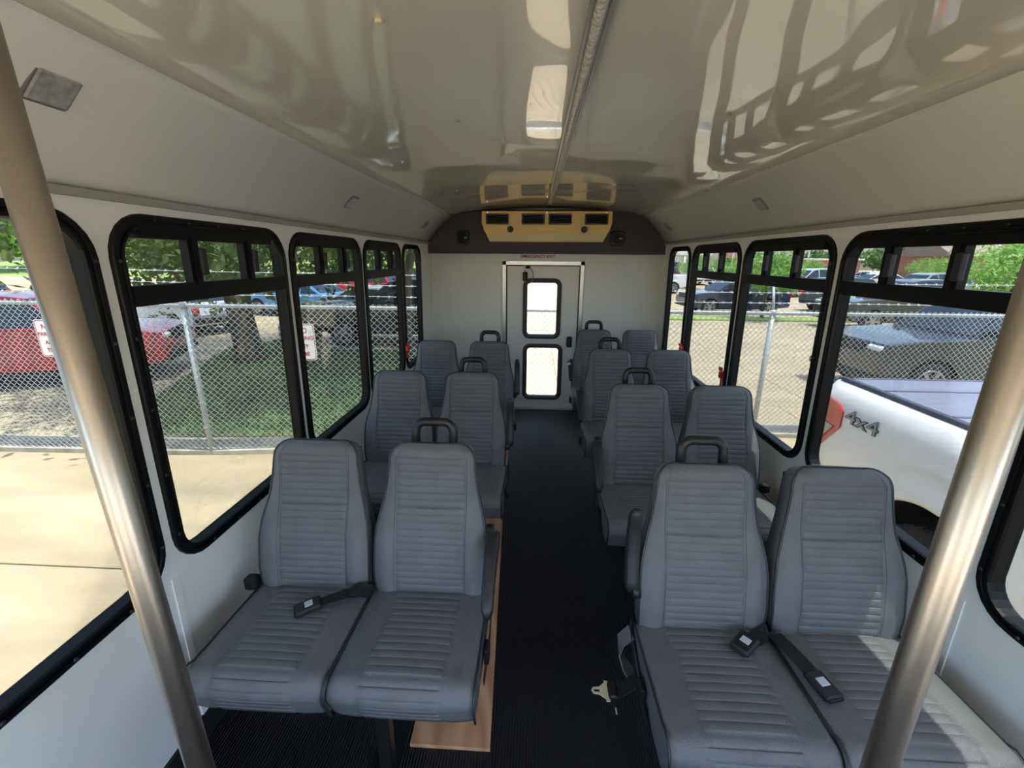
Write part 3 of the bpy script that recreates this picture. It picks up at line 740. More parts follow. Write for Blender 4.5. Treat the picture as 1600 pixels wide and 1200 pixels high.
# lawn behind the left fence, curbs
FN = [(-13., 4.72, 1.06), (-4.2, 4.9, 1.0), (3.1, 6.0, .872), (11.5, 6.1, .86)]
def fy(x):
    for (a, b_) in zip(FN, FN[1:]):
        if x <= b_[0]: k = (x-a[0])/(b_[0]-a[0]); return a[1]+(b_[1]-a[1])*k, a[2]+(b_[2]-a[2])*k
    return FN[-1][1:]
def fpt(x, z): return (x, fy(x)[0], z)
xs = np.linspace(-13, 11.5, 36)
mb = MB(); lo = []
for x in xs:
    y = fy(x)[0]; lo.append([(x, y+a, G+h) for a, h in ((-.05, -.03), (-.05, .06), (-.02, .08), (.30, .09), (.36, .07), (.36, -.03))])
mb.loft(lo, cap=True, smooth=False)
tag(mb.build('curb', M_conc2), 'concrete curb strip along the foot of the chain-link fence', 'curb', kind='structure')
lawn_pts = [(-6.2, fy(-6.2)[0]+.36), (-1.5, fy(-1.5)[0]+.36), (-1.5, 11.3), (-5.2, 11.2), (-7.6, 12.4), (-8.4, 11.2), (-7.0, 7.6)]
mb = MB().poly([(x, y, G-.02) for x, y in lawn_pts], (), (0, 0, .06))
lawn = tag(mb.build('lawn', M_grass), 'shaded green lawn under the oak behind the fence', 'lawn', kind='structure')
mb = MB(); cnt = 0
def inside(x, y):
    c = False
    for i in range(len(lawn_pts)):
        (x0, y0), (x1, y1) = lawn_pts[i], lawn_pts[i-1]
        if (y0 > y) != (y1 > y) and x < (x1-x0)*(y-y0)/(y1-y0)+x0: c = not c
    return c
while cnt < 16000:
    x, y = random.uniform(-8.4, 1.6), random.uniform(5.0, 12.4)
    if not inside(x, y): continue
    cnt += 1; h = random.uniform(.04, .13); a = random.uniform(0, PI); d = .012
    o = len(mb.v); lx, ly = random.gauss(0, .04), random.gauss(0, .04)
    mb.v += [(x-d*math.cos(a), y-d*math.sin(a), G+.04), (x+d*math.cos(a), y+d*math.sin(a), G+.04), (x+lx, y+ly, G+.04+h)]; mb.f.append((o, o+1, o+2)); mb.sm.append(False)
tag(mb.build('grass', M_blade, fix=False), 'short grass blades growing on the lawn behind the fence', 'grass', kind='stuff')
mb = MB(); 
edge = lawn_pts[2:]+[lawn_pts[0]]
mb.loft([[(x-.0, y+.0, G-.02), (x, y, G+.10), (x-.12, y+.14, G+.10), (x-.12, y+.14, G-.02)] for x, y in edge], cap=True, smooth=False)
tag(mb.build('lawn_edging', M_conc2), 'pale concrete edging around the far side of the lawn', 'curb', kind='structure')
# thin planted strip far right
tag(MB().rbox((5.2, 18.6, G-.02), (30, 19.6, G+.08), .03).build('verge', M_field), 'narrow grass verge across the right parking lot', 'verge', kind='structure')
# grassy bank behind the left lot
mb = MB(); lo = []
for x in np.linspace(-85, 8, 20):
    lo.append([(x, 52, G-.03), (x, 60, G+.6+.3*math.sin(x*.13)), (x, 70, G+1.9+.3*math.sin(x*.09)), (x, 84, G+2.4), (x, 84, G-.03)])
mb.loft(lo, cap=True, smooth=False)
tag(mb.build('grass_bank', M_field), 'yellow-green grass bank behind the left rows of cars', 'bank', kind='structure')

# ---------------------------------------------------------------- chain-link fence
fence = tag(empty('chain_link_fence', (-4.2, 4.9, G)), 'galvanised chain-link fence with barbed wire behind the bus', 'fence')
FI = Matrix.Translation(fence.location).inverted()
def fb(mb, name, m, parent=None, fix=True):
    o = mb.build(name, m, parent or fence, fix=fix)
    if parent is None: o.matrix_local = FI
    return o
p = .038; V = []; Fc = []; rw_ = .0040
nW = int(23.5/p)
for k in range(nW):
    xc = -12.9+k*p; ztop = fy(xc)[1]+.048; nseg = int((ztop-(G+.05))/p); base = len(V)
    for j in range(nseg+1):
        z = ztop-j*p; sgn = 1 if (j+k) % 2 else -1
        x = xc+sgn*p*.52; y = fy(x)[0]-.028+(.002 if sgn > 0 else -.002)
        V += [(x-rw_, y+rw_*.6, z), (x, y-rw_, z), (x+rw_, y+rw_*.6, z)]
    for j in range(nseg):
        for q in range(3): a = base+j*3+q; b2 = base+j*3+(q+1) % 3; Fc.append((a, b2, b2+3, a+3))
mb = MB(); mb.v = V; mb.f = Fc; mb.sm = [True]*len(Fc)
o = fb(mb, 'wire_mesh', M_wire, fix=False); o['kind'] = 'stuff'
fb(MB().tube([(x, y, z) for x, y, z in FN], .024, 12), 'top_rail', M_galv)
for x, h in ((-12.4, 0), (-7.85, 0), (-4.2, 0), (-.55, 0), (3.1, 0), (6.75, 0), (10.4, 0)):
    y, zr = fy(x)
    po = fb(MB().tube([(x, y, G-.02), (x, y, zr+.01)], .034, 14), 'post', M_galv)
    cp = fb(MB().lathe([(.042, -.02), (.042, .03), (.03, .045)], 'z', 14, (x, y, zr)), 'post_cap', M_galv, po)
    fb(MB().tube([(x, y, zr+.03), (x+.04, y+.20, zr+.42)], .017, 8), 'wire_arm', M_galv, po)
    for q in range(5):
        z = zr-.2-q*.33; fb(MB().tube([(x+.04*math.cos(a), y+.04*math.sin(a)-.004, z+.012*math.cos(a)) for a in np.linspace(0, 2*PI, 12)], .003, 5), 'tie_wire', M_wire, po)
for k in range(3):
    dz, dy = .13+.13*k, .065+.06*k
    pts = [(x, fy(x)[0]+dy, fy(x)[1]+dz+.004*math.sin(x*2.1)) for x in np.linspace(-12.9, 11.4, 60)]
    st = fb(MB().tube(pts, .0032, 5), 'barbed_wire', M_wire)
    mb = MB()
    for q in np.arange(-12.8, 11.4, .13):
        y, z = fy(q)[0]+dy, fy(q)[1]+dz; mb.tube([(q-.012, y-.012, z-.014), (q+.012, y+.012, z+.014)], .0022, 4); mb.tube([(q-.010, y+.012, z+.014), (q+.014, y-.010, z-.014)], .0022, 4)
    o = fb(mb, 'barbs', M_wire, st, fix=False); o['kind'] = 'stuff'
# signs hung on the fence
def fence_sign(x, zc_, label):
    y = fy(x)[0]-.045
    s_ = tag(empty('parking_sign', (x, y, zc_)), label, 'sign', 'no parking signs on the fence')
    d = Vector((1, fy(x+.1)[0]/1-fy(x)[0]/1, 0)); ang = math.atan2(fy(x+.1)[0]-fy(x)[0], .1); s_.rotation_euler = (0, 0, ang)
    MB().poly([(a, 0, c) for a, c in rrect(-.15, -.225, .15, .225, .03, 4)], (), (0, .003, 0)).build('plate', M_signw, s_)
    lo = [[(a, -.001, c) for a, c in rrect(-.15+i_, -.225+i_, .15-i_, .225-i_, .03-i_*.5, 4)] for i_ in (.008, .016)]
    MB().loft(lo, smooth=False).build('border', mat('sign_red', (186, 70, 66), .5), s_)
    for t, z, sz in (('NO', .14, .085), ('PARKING', .05, .062), ('ANY', -.05, .066), ('TIME', -.145, .066)):
        text_mesh('lettering', t, sz, mat('sign_red', (186, 70, 66), .5), rot_to((1,0,0), (0,0,1), (0,-1,0), (0, -.0012, z)), s_, bold=.001)
fence_sign(-5.88, .60, 'white no parking sign on the fence, left of the left steel pole')
fence_sign(-2.90, .56, 'white no parking sign on the fence, seen through the third left window')

# ---------------------------------------------------------------- trees
def foliage(n_cl, per, rad, c, size, squash=.75, cl_r=.55, seed=1, holes=0.):
    r_ = np.random.default_rng(seed); mb = MB(); pts = []
    d = r_.normal(size=(n_cl, 3)); d /= np.linalg.norm(d, axis=1)[:, None]; rr = r_.uniform(.35, 1, n_cl)**.5
    cen = d*rr[:, None]*np.array(rad)+np.array(c)
    L = np.repeat(cen, per, axis=0)+r_.normal(size=(n_cl*per, 3))*cl_r*np.array([1, 1, .7])
    n_ = len(L); a = r_.normal(size=(n_, 3)); a /= np.linalg.norm(a, axis=1)[:, None]; b_ = np.cross(a, r_.normal(size=(n_, 3))); b_ /= np.linalg.norm(b_, axis=1)[:, None]
    s_ = size*r_.uniform(.6, 1.2, n_)[:, None]
    V = np.stack([L-a*s_, L-b_*s_*.45, L+a*s_, L+b_*s_*.45], axis=1).reshape(-1, 3)
    mb.v = [tuple(v) for v in V]; mb.f = [(4*i, 4*i+1, 4*i+2, 4*i+3) for i in range(n_)]; mb.sm = [False]*n_
    return mb
def tree(name, x, y, label, group, trunk, crown_c, rad, m, n_cl, per, size, cl_r, seed, gz=G, cat='tree'):
    t = tag(empty(name, (x, y, gz)), label, cat, group)
    for k, (pts, rr) in enumerate(trunk): MB().tube(pts, rr, 10).build('trunk' if k == 0 else 'branch', M_bark, t)
    f = foliage(n_cl, per, rad, crown_c, size, 1, cl_r, seed).build('crown', m, t, fix=False); f['kind'] = 'stuff'
    return t
tree('oak_tree', -6.9, 9.8, 'large oak with forked trunk and wide shady crown behind the fence', 'trees behind the fence',
     [([(0, 0, -.05), (.02, 0, .3), (-.05, 0, 1.0), (-.1, .05, 1.9)], [.42, .31, .28, .27]),
      ([(-.1, .05, 1.75), (-.7, -.1, 2.5), (-1.7, -.3, 3.5), (-2.6, -.2, 4.4)], [.2, .18, .14, .08]),
      ([(-.1, .05, 1.8), (.1, 0, 2.7), (.5, .1, 3.8), (.9, .3, 5.0)], [.24, .2, .15, .08]),
      ([(.05, .02, 2.5), (.8, -.4, 3.0), (1.7, -.7, 3.6)], [.12, .1, .05]),
      ([(-.9, -.15, 2.7), (-1.2, -.9, 3.2), (-1.6, -1.8, 3.5)], [.1, .08, .04])],
     (.4, -.4, 4.1), (5.2, 4.9, 2.3), M_leaf_oak, 520, 48, .105, .42, 3)
# a low leafy spray hanging in front of the left lot
tree('slender_tree', -3.0, 9.6, 'slender leaning tree beside the dark pickup behind the fence', 'trees behind the fence',
     [([(0, 0, -.05), (.04, 0, 1.0), (.1, 0, 2.0), (.35, .1, 3.2)], [.13, .11, .1, .07]), ([(.08, 0, 1.7), (-.3, .1, 2.6), (-.7, .1, 3.3)], [.07, .06, .03])],
     (.1, 0, 4.3), (1.9, 1.8, 1.1), M_leaf_oak, 80, 40, .09, .35, 5)
SM = ([(0, 0, -.05), (0, 0, 1.2), (.05, 0, 2.2)], [.09, .08, .05])
def small_tree(x, y, h, r_, label, group, m=M_leaf_lt, n_cl=70, per=30, seed=1, size=.13):
    return tree('lot_tree', x, y, label, group, [([(0, 0, -.05), (.02, 0, h*.3), (.06, .02, h*.6)], [.1*h/4, .08*h/4, .05*h/4])], (0, 0, h*.64), (r_, r_, h*.3), m, n_cl, per, size*h/4, r_*.18, seed)
small_tree(9.6, 19.1, 3.0, 1.1, 'small round tree standing before the dark blue car at right', 'small lot trees', seed=11)
small_tree(20.5, 20.2, 3.5, 1.9, 'bushy bright tree above the black pickup at right', 'small lot trees', seed=12, n_cl=110)
small_tree(25.0, 22.6, 3.9, 1.6, 'bright tree beside the bushy one, further right', 'small lot trees', seed=13, n_cl=90)
small_tree(22.5, 44, 3.0, 1.7, 'yellow-green tree above the parked silver car', 'small lot trees', seed=14)
small_tree(26.2, 44.2, 2.7, 1.0, 'compact green tree right of the yellow-green one', 'small lot trees', seed=15)
small_tree(36.6, 44, 2.8, 1.4, 'round green tree in the right lot before the brick house', 'small lot trees', seed=16)
small_tree(13.9, 40, 2.9, 1.3, 'leafy tree beside the white showroom', 'small lot trees', seed=17)
small_tree(17.6, 42, 2.8, 1.3, 'second leafy tree right of the white showroom', 'small lot trees', seed=18)
small_tree(33.0, 37.5, 2.9, 1.3, 'tree at the end of the far right row of cars', 'small lot trees', seed=19)
k = 0
desc = ['tall', 'broad', 'low', 'dense', 'loose', 'rounded', 'spreading', 'shaggy']
FT = [(-72, 58, 7, 5, -30), (-58, 66, 7, 5, 0), (-46, 72, 7, 5, 0), (-36, 78, 7.5, 5.5, 0), (-27, 76, 6.5, 5, 0), (-19, 80, 7, 5, 0), (-11, 78, 7, 5, 0), (-4, 80, 7, 5, 0),
      (38, 84, 3.6, 5, 0), (50, 82, 4, 5, 0), (61, 80, 4.8, 5, 0), (71, 74, 6, 5, 0), (79, 66, 7.4, 5, 0), (86, 58, 8.5, 4.5, 0), (88, 48, 8.5, 4.5, 0), (27, 92, 3.4, 5, 0)]
for k, (x, y, h, r_, _) in enumerate(FT):
    side = 'left grass bank' if x < 0 else 'right horizon'
    pos = ['first', 'second', 'third', 'fourth', 'fifth', 'sixth', 'seventh', 'eighth'][k if x < 0 else (k-8) % 8]
    gz = G+(1.9 if x < 0 else 0)
    tree('far_tree', x, y, '%s far green tree counted from the left along the %s' % (pos, side), 'far tree line', [([(0, 0, 0), (0, 0, h*.5)], [.3, .2])], (0, 0, h*.55), (r_, r_*.8, h*.42), M_leaf_dk if x > 0 else M_leaf_lt, 90, 26, .55 if x < 0 else .4, r_*.2 if x < 0 else min(r_*.2, h*.1), 40+k, gz)

# ---------------------------------------------------------------- cars
def arch(cx, cz, r_, z0, n=10):
    a0 = math.asin(min(1, (z0-cz)/r_)) if r_ > abs(z0-cz) else 0
    return [(cx+r_*math.cos(a), cz+r_*math.sin(a)) for a in np.linspace(PI-a0, a0, n)]
KIND = {
 'suv': dict(L=2.45, W=.97, r=.37, ax=(-1.42, 1.48), sill=.32, low=[(2.3, .34), (2.44, .46), (2.46, .72), (2.38, .96), (1.9, 1.05), (1.05, 1.12), (-2.25, 1.14), (-2.42, .98), (-2.46, .58), (-2.36, .36)],
             top=[(1.10, 1.08), (.36, 1.66), (-.1, 1.73), (-1.0, 1.75), (-2.02, 1.69), (-2.36, 1.10)], split=(-.02, -1.0, -1.08), belt=1.16),
 'pickup': dict(L=2.85, W=1.0, r=.40, ax=(-1.75, 1.85), sill=.42, low=[(2.66, .42), (2.82, .55), (2.84, .95), (2.74, 1.12), (2.2, 1.19), (1.22, 1.25), (-1.24, 1.27), (-1.27, 1.36), (-2.8, 1.36), (-2.84, 1.25), (-2.85, .62), (-2.72, .5)],
             top=[(1.28, 1.2), (.50, 1.83), (.1, 1.90), (-.7, 1.92), (-1.06, 1.88), (-1.24, 1.2)], split=(.12, -.52, -.60), belt=1.3),
 'sedan': dict(L=2.38, W=.92, r=.33, ax=(-1.36, 1.42), sill=.25, low=[(2.2, .26), (2.36, .38), (2.37, .58), (2.26, .74), (1.7, .88), (1.1, .95), (-1.8, 1.0), (-2.3, .96), (-2.38, .66), (-2.28, .32)],
             top=[(1.16, .92), (.38, 1.36), (-.1, 1.43), (-.8, 1.42), (-1.25, 1.35), (-1.98, .97)], split=(-.02, -.85, -.93), belt=.99)}
CARME = {}
def car_meshes(kind):
    K = KIND[kind]; W = K['W']; out = {}
    low = [(x, z) for x, z in K['low']]
    poly = [low[-1]]+arch(K['ax'][0], K['r'], K['r']+.07, K['sill'])+arch(K['ax'][1], K['r'], K['r']+.07, K['sill'])+low[:-1]
    cxm, czm = 0, .75
    def lay(y, s_): return [(cxm+(x-cxm)*(1-.012*s_), y, czm+(z-czm)*(1-.05*s_)) for x, z in poly]
    mb = MB(); loops = [lay(-W, 1), lay(-W+.05, .25), lay(-W+.16, 0), lay(W-.16, 0), lay(W-.05, .25), lay(W, 1)]
    mb.loft(loops, smooth=False)
    for l in (loops[0], loops[-1]): mb.poly(l)
    out['body'] = mb.mesh('body', None)
    # cabin
    T = K['top']; zb, zt = T[0][1], max(z for _, z in T)
    hw = lambda z: (W-.05)-(.22*(z-zb)/(zt-zb))
    mb = MB(); lo = []
    Lp = [(x, z) for x, z in T]
    cols = lambda x, z: [(x, -hw(z), z), (x, -hw(z)*.93, z+(.012 if z > zb+.3 else 0)), (x, 0, z+(.025 if z > zb+.3 else 0)), (x, hw(z)*.93, z+(.012 if z > zb+.3 else 0)), (x, hw(z), z)]
    mb.loft([cols(x, z) for x, z in Lp], closed=False, smooth=False)
    for s_ in (-1, 1): mb.poly([(x, s_*hw(z), z) for x, z in Lp])
    out['cabin'] = mb.mesh('cabin', None)
    # windows
    bel = K['belt']; sp = K['split']
    inset = []
    cx_ = sum(x for x, _ in Lp)/len(Lp); 
    winpoly = [(x*.93+cx_*.07, (z-.055) if z > bel else bel) for x, z in Lp]
    winpoly[0] = (Lp[0][0]-.20, bel); winpoly[-1] = (Lp[-1][0]+.12, bel)
    winpoly[1] = (Lp[1][0]-.02, Lp[1][1]-.05); winpoly[-2] = (Lp[-2][0]+.08, Lp[-2][1]-.06)
    sw = []
    for s_ in (-1, 1):
        for a, b_ in ((None, sp[0]), (sp[0]-.07, sp[1]), (sp[2], None)):
            q = winpoly
            if a is not None: q = clip(q, 0, a, True)
            if b_ is not None: q = clip(q, 0, b_, False)
            if len(q) < 3: continue
            mb = MB().poly([(x, s_*(hw(z)+.004), z) for x, z in q], (), (0, s_*.004, 0)); sw.append(mb.mesh('side_window', M_carglass))
    out['side_window'] = sw
    def slope(pa, pb, ins=.06):
        (xa, za), (xb, zb_) = pa, pb; d = Vector((xb-xa, 0, zb_-za)); nrm = Vector((-d.z, 0, d.x)).normalized()
        if nrm.z < 0: nrm = -nrm
        p0 = Vector((xa, 0, za))+d*.12; p1 = Vector((xa, 0, za))+d*.92; h0, h1 = hw(p0.z)-ins, hw(p1.z)-ins
        q = [Vector((p0.x, -h0, p0.z)), Vector((p0.x, h0, p0.z)), Vector((p1.x, h1, p1.z)), Vector((p1.x, -h1, p1.z))]
        return MB().poly([v+nrm*.012 for v in q], (), nrm*.006)
    out['windshield'] = slope(Lp[0], Lp[1]).mesh('windshield', M_carglass)
    out['rear_window'] = slope(Lp[-1], Lp[-2]).mesh('rear_window', M_carglass)
    # wheel
    r_ = K['r']; wdt = .22
    out['wheel'] = MB().lathe([(r_*.66, -wdt/2), (r_*.94, -wdt/2), (r_, -wdt/2+.03), (r_, wdt/2-.03), (r_*.94, wdt/2), (r_*.66, wdt/2)], 'y', 24).mesh('wheel', M_tyre)
    mb = MB().lathe([(r_*.68, -wdt/2+.02), (r_*.68, -wdt/2-.004), (r_*.60, -wdt/2-.004), (r_*.58, -wdt/2+.05), (.05, -wdt/2+.05)], 'y', 20)
    for k in range(6):
        Mx = Matrix.Rotation(k*PI/3, 4, 'Y'); mb.box((.03, -wdt/2-.006, -.035), (r_*.62, -wdt/2+.03, .035), Mx)
    mb.lathe([(.07, -wdt/2-.012), (.07, -wdt/2+.03)], 'y', 12); out['rim'] = mb.mesh('rim', M_rim)
    zl = K['belt']-.22; Lx = K['L']
    out['head_light'] = MB().rbox((-.16, -.17, -.055), (.03, .17, .055), .03, None, 2).mesh('head_light', M_lens)
    out['tail_light'] = MB().rbox((-.03, -.10, -.13), (.16, .10, .13), .03, None, 2).mesh('tail_light', M_tail)
    out['mirror'] = MB().rbox((-.06, -.11, -.07), (.06, .11, .07), .03, None, 2).mesh('mirror', M_cladding)
    mb = MB(); mb.box((K['ax'][0]-.5, -W+.10, K['sill']-.06), (K['ax'][1]+.5, W-.10, K['sill']+.4)); out['underbody'] = mb.mesh('underbody', M_cladding)
    out['bumper'] = MB().rbox((-.06, -W+.06, -.09), (.06, W-.06, .09), .04, None, 3).mesh('bumper', M_cladding)
    out['grille'] = MB().rbox((-.03, -W*.55, -.12), (.03, W*.55, .12), .02, None, 2).mesh('grille', M_cladding)
    out['handle'] = MB().rbox((-.10, -.015, -.015), (.10, .015, .015), .01).mesh('door_handle', M_chrome)
    return out
def paint(rgb): return mat('car_paint_%d_%d_%d' % rgb, rgb, .28, spec=.5, coat=.8)
def car(kind, x, y, deg, rgb, label, scale=1., gz=G, group='parked vehicles in the lots'):
    if kind not in CARME: CARME[kind] = car_meshes(kind)
    E, K = CARME[kind], KIND[kind]
    t = tag(empty({'suv': 'suv', 'pickup': 'pickup_truck', 'sedan': 'sedan'}[kind], (x, y, gz), math.radians(deg)), label, {'suv': 'car', 'pickup': 'truck', 'sedan': 'car'}[kind], group); t.scale = (scale,)*3
    pm = paint(rgb)
    def put(name, me, M_=None, parent=t, m=None):
        o = link_mesh(name, me, parent, M_)
        if m is not None:
            if not me.materials: me.materials.append(None)
            o.material_slots[0].link = 'OBJECT'; o.material_slots[0].material = m
        return o
    put('body', E['body'], m=pm); put('cabin', E['cabin'], m=pm)
    for q in E['side_window']: put('side_window', q)
    put('windshield', E['windshield']); put('rear_window', E['rear_window']); put('underbody', E['underbody'])
    W = K['W']; zl = K['belt']-.27
    for s_ in (-1, 1):
        for axx in K['ax']:
            Mw = Matrix.Translation((axx, s_*(W-.105), K['r'])) @ Matrix.Rotation(PI if s_ > 0 else 0, 4, 'Z')
            wh = put('wheel', E['wheel'], Mw); put('rim', E['rim'], None, wh)
        put('head_light', E['head_light'], Matrix.Translation((K['L']-.04, s_*(W-.22), zl))); put('tail_light', E['tail_light'], Matrix.Translation((-K['L']+.0, s_*(W-.12), zl+.06)))
        put('mirror', E['mirror'], Matrix.Translation((K['top'][0][0]-.28, s_*(W+.06), K['belt']+.06)))
        for xx in (K['split'][0]-.22, K['split'][1]-.0): put('door_handle', E['handle'], Matrix.Translation((xx+.05, s_*(W-.002), K['belt']-.16)))
    put('bumper', E['bumper'], Matrix.Translation((K['L']-.03, 0, .45))); put('bumper', E['bumper'], Matrix.Translation((-K['L']+.03, 0, .47))); put('grille', E['grille'], Matrix.Translation((K['L']-.02, 0, zl-.02)))
    return t
BLK, NAVY, WHT, SIL, GRY, RED, BLU, LBL_ = (26, 27, 32), (38, 46, 74), (232, 234, 236), (176, 182, 190), (92, 98, 106), (178, 28, 44), (34, 78, 170), (92, 150, 196)
# right-hand lot
car('suv', 9.3, 21.6, 184, NAVY, 'dark blue suv parked behind the small round tree at right', .95)
car('suv', 15.9, 23.2, 20, BLK, 'black suv with red tail lamp behind the white lamp post', .95)
car('pickup', 8.6, 8.6, 180, (30, 33, 38), 'big black pickup just behind the fence beyond the white truck', .95)
car('pickup', 13.6, 17.0, 182, (44, 52, 50), 'dark green pickup behind the black pickup at right', .95)
car('pickup', 8.6, 35, 180, WHT, 'white pickup with red tail lamp seen in the narrow right window', 1.0)
car('suv', 12.0, 46, 175, (150, 36, 36), 'dark red suv in front of the white showroom')
car('suv', 17.0, 48, 90, WHT, 'white suv facing away below the leafy trees')
car('suv', 21.0, 49, 270, SIL, 'silver suv facing the bus under the yellow-green tree')
car('sedan', 24.2, 49, 270, (206, 210, 214), 'pale grey sedan right of the silver suv')
car('pickup', 28.0, 48, 90, GRY, 'grey pickup in the far right row')
car('suv', 31.2, 48, 270, NAVY, 'navy suv in the far right row beside the grey pickup')
car('sedan', 34.2, 47, 270, WHT, 'white sedan at the far end of the right row')
car('pickup', 19.6, 33, 190, SIL, 'silver pickup crossing the middle of the right lot')
car('suv', 25.0, 30.0, 185, (140, 146, 150), 'grey suv showing over the black pickup roof')
car('sedan', 29.5, 26.0, 200, WHT, 'white sedan under the bright tree at right')
car('suv', 32.5, 31, 190, (60, 68, 84), 'slate blue suv before the brick house')
car('sedan', 37.5, 29.5, 190, (96, 104, 112), 'grey sedan at the right edge by the steel pole')
car('suv', 40, 34, 180, (34, 40, 60), 'dark suv behind the grey sedan at the right edge')
car('sedan', 30.0, 41, 180, (214, 218, 222), 'light sedan below the round green tree at right')
# left-hand lot
car('suv', -10.2, 8.2, 24, RED, 'red suv behind the fence beyond the left steel pole', 1.0)
car('pickup', -3.7, 12.9, 181, (34, 37, 42), 'dark pickup behind the lawn beside the slender tree', .98)
car('sedan', -6.4, 16.2, 172, (150, 158, 170), 'grey sedan over the dark pickup bonnet', 1.0)
car('sedan', -12.6, 14.6, 160, (206, 214, 226), 'pale blue-white sedan behind the oak at left', 1.0)
car('sedan', -10.6, 19.0, 165, LBL_, 'light blue sedan seen past the oak trunk')
car('pickup', -15.5, 22.5, 170, BLU, 'bright blue pickup under the oak leaves')
car('suv', -10.2, 24.6, 175, (206, 40, 52), 'red car between the oak limbs')
car('suv', -24.5, 17.0, 165, (58, 66, 84), 'dark slate suv at the far left edge')
car('sedan', -18.8, 13.0, 160, SIL, 'silver sedan behind the red suv at left')
car('suv', -5.0, 22.5, 175, (186, 192, 200), 'light grey suv behind the grey sedan')
car('suv', -8.2, 30, 90, (40, 42, 48), 'black suv in the far left row before the grass bank')
car('pickup', -11.4, 30, 90, (70, 74, 82), 'charcoal pickup in the far left row')
car('suv', -14.6, 30.5, 270, (30, 32, 38), 'black suv next to the charcoal pickup far left')
car('sedan', -4.9, 30.5, 270, WHT, 'white sedan in the far row left of the rear corner')
car('suv', -18.5, 31, 90, (120, 126, 134), 'mid grey suv in the far left row')
car('pickup', -23.0, 31, 90, (48, 52, 60), 'dark pickup at the left end of the far row')

# ---------------------------------------------------------------- the white pickup beside the bus
XS = 2.385; YR, YN = 3.66, 1.32; ZRL = .585
tk = tag(empty('white_pickup_truck', (XS+1.0, .6, G)), 'white pickup truck with folded blue-grey bed cover parked beside the bus', 'truck')
TI = Matrix.Translation(tk.location).inverted()
def tb(mb, name, m, parent=None, fix=True):
    o = mb.build(name, m, parent or tk, fix=fix)
    if parent is None: o.matrix_local = TI
    return o
AY, AZ, AR = 2.44, -.46, .545
def xprof(z):        # side panel bulge
    return XS+.075*max(0, (z-.40)/.185)**2+.03*max(0, (.05-z)/.6)-.0
def zbot(y):
    d = AR*AR-(y-AY)**2
    return max(-.44, AZ+math.sqrt(d)) if d > 0 else -.44
def side_panel(mir):
    lo = []
    ycol = sorted(set([YN, YR]+list(np.linspace(YN, YR, 40))+[AY-AR+.002, AY+AR-.002]+[AY+AR*math.cos(a) for a in np.linspace(.02, PI-.02, 24)]))
    for y in ycol:
        zb_ = zbot(y); col = []
        for k in range(19):
            z = zb_+(ZRL-zb_)*k/18; rr = math.hypot(y-AY, z-AZ)
            x = xprof(z)-.028*math.exp(-((rr-AR)/.10)**2)*(1 if z > -.44 else 0)-.006*math.exp(-((rr-.78)/.03)**2)
            x += .018*max(0, (y-3.48)/.18)**2
            col.append((x, y, z))
        lo.append(col+[(col[-1][0]+.03, y, ZRL+.012), (col[-1][0]+.10, y, ZRL+.012), (col[-1][0]+.10, y, ZRL-.2), (col[0][0]+.10, y, zb_+.0)])
    mb = MB().loft(lo, closed=True, cap=True, smooth=True)
    if mir: mb.v = [(2*(XS+1.0)-x, y, z) for x, y, z in mb.v]
    return mb
tb(side_panel(False), 'bed_side', M_white); tb(side_panel(True), 'bed_side', M_white)
tb(MB().rbox((XS+.10, YR-.06, -.32), (XS+1.9, YR, ZRL), .02, None, 3), 'tailgate', M_white)
tb(MB().rbox((XS+.05, YR-.02, -.42), (XS+1.95, YR+.14, -.22), .04, None, 3), 'rear_bumper', M_chrome)
M_ton = mat('blue_grey_bed_cover', (116, 120, 138), .6, noise=.06, nscale=6, bump=.3, bscale=400)
cov = tb(MB().rbox((XS+.155, YN+.02, ZRL+.012), (XS+1.845, YR-.06, ZRL+.034), .008), 'bed_cover', M_ton)
for x in (XS+.10, XS+1.82): tb(MB().rbox((x, YN+.02, ZRL+.008), (x+.03, YR-.03, ZRL+.044), .006), 'cover_rail', mat('cover_rail', (66, 70, 84), .5), cov)
tb(MB().rbox((XS+.14, YN+.02, ZRL+.02), (XS+.153, YR-.03, ZRL+.040), .004), 'cover_rail_lip', mat('cover_rail', (66, 70, 84), .5), cov)
for y in (YR-.075, YR-.42, YR-.98, YR-1.55): tb(MB().rbox((XS+.16, y-.012, ZRL+.030), (XS+1.84, y+.012, ZRL+.041), .003), 'cover_bar', mat('cover_bar', (84, 88, 108), .55), cov)
for s_ in (0, 1):
    fx = (lambda x: x) if s_ == 0 else (lambda x: 2*(XS+1.0)-x)
    base = [(3.37, .40), (3.44, .45), (3.665, .475), (3.665, -.02), (3.63, -.04), (3.37, .27)]
    mb = MB().poly([(fx(XS+.004+.018*max(0, (y-3.48)/.18)**2-.016), y, z) for y, z in base], (), ((.05 if s_ == 0 else -.05), 0, 0))
    tl = tb(mb, 'tail_light', M_tail)
    mb = MB().poly([(fx(XS-.018+.018*max(0, (y-3.48)/.18)**2), y, z) for y, z in ((3.44, .255), (3.66, .265), (3.66, .03), (3.64, .02))], (), ((.02 if s_ == 0 else -.02), 0, 0)); tb(mb, 'reverse_lens', M_amber, tl)
Mt = rot_to((0, -1.5, 0), (0, 0, 1), (-1, 0, 0), (XS-.003, 3.17, .385))
bd = text_mesh('badge_outline', '4x4', .150, mat('badge_dark', (44, 48, 56), .4), Mt, tk, depth=.004, bold=.0035); bd.matrix_local = TI @ Mt  # dark outline around the badge letters
Mt2 = rot_to((0, -1.5, 0), (0, 0, 1), (-1, 0, 0), (XS-.0075, 3.17, .385))
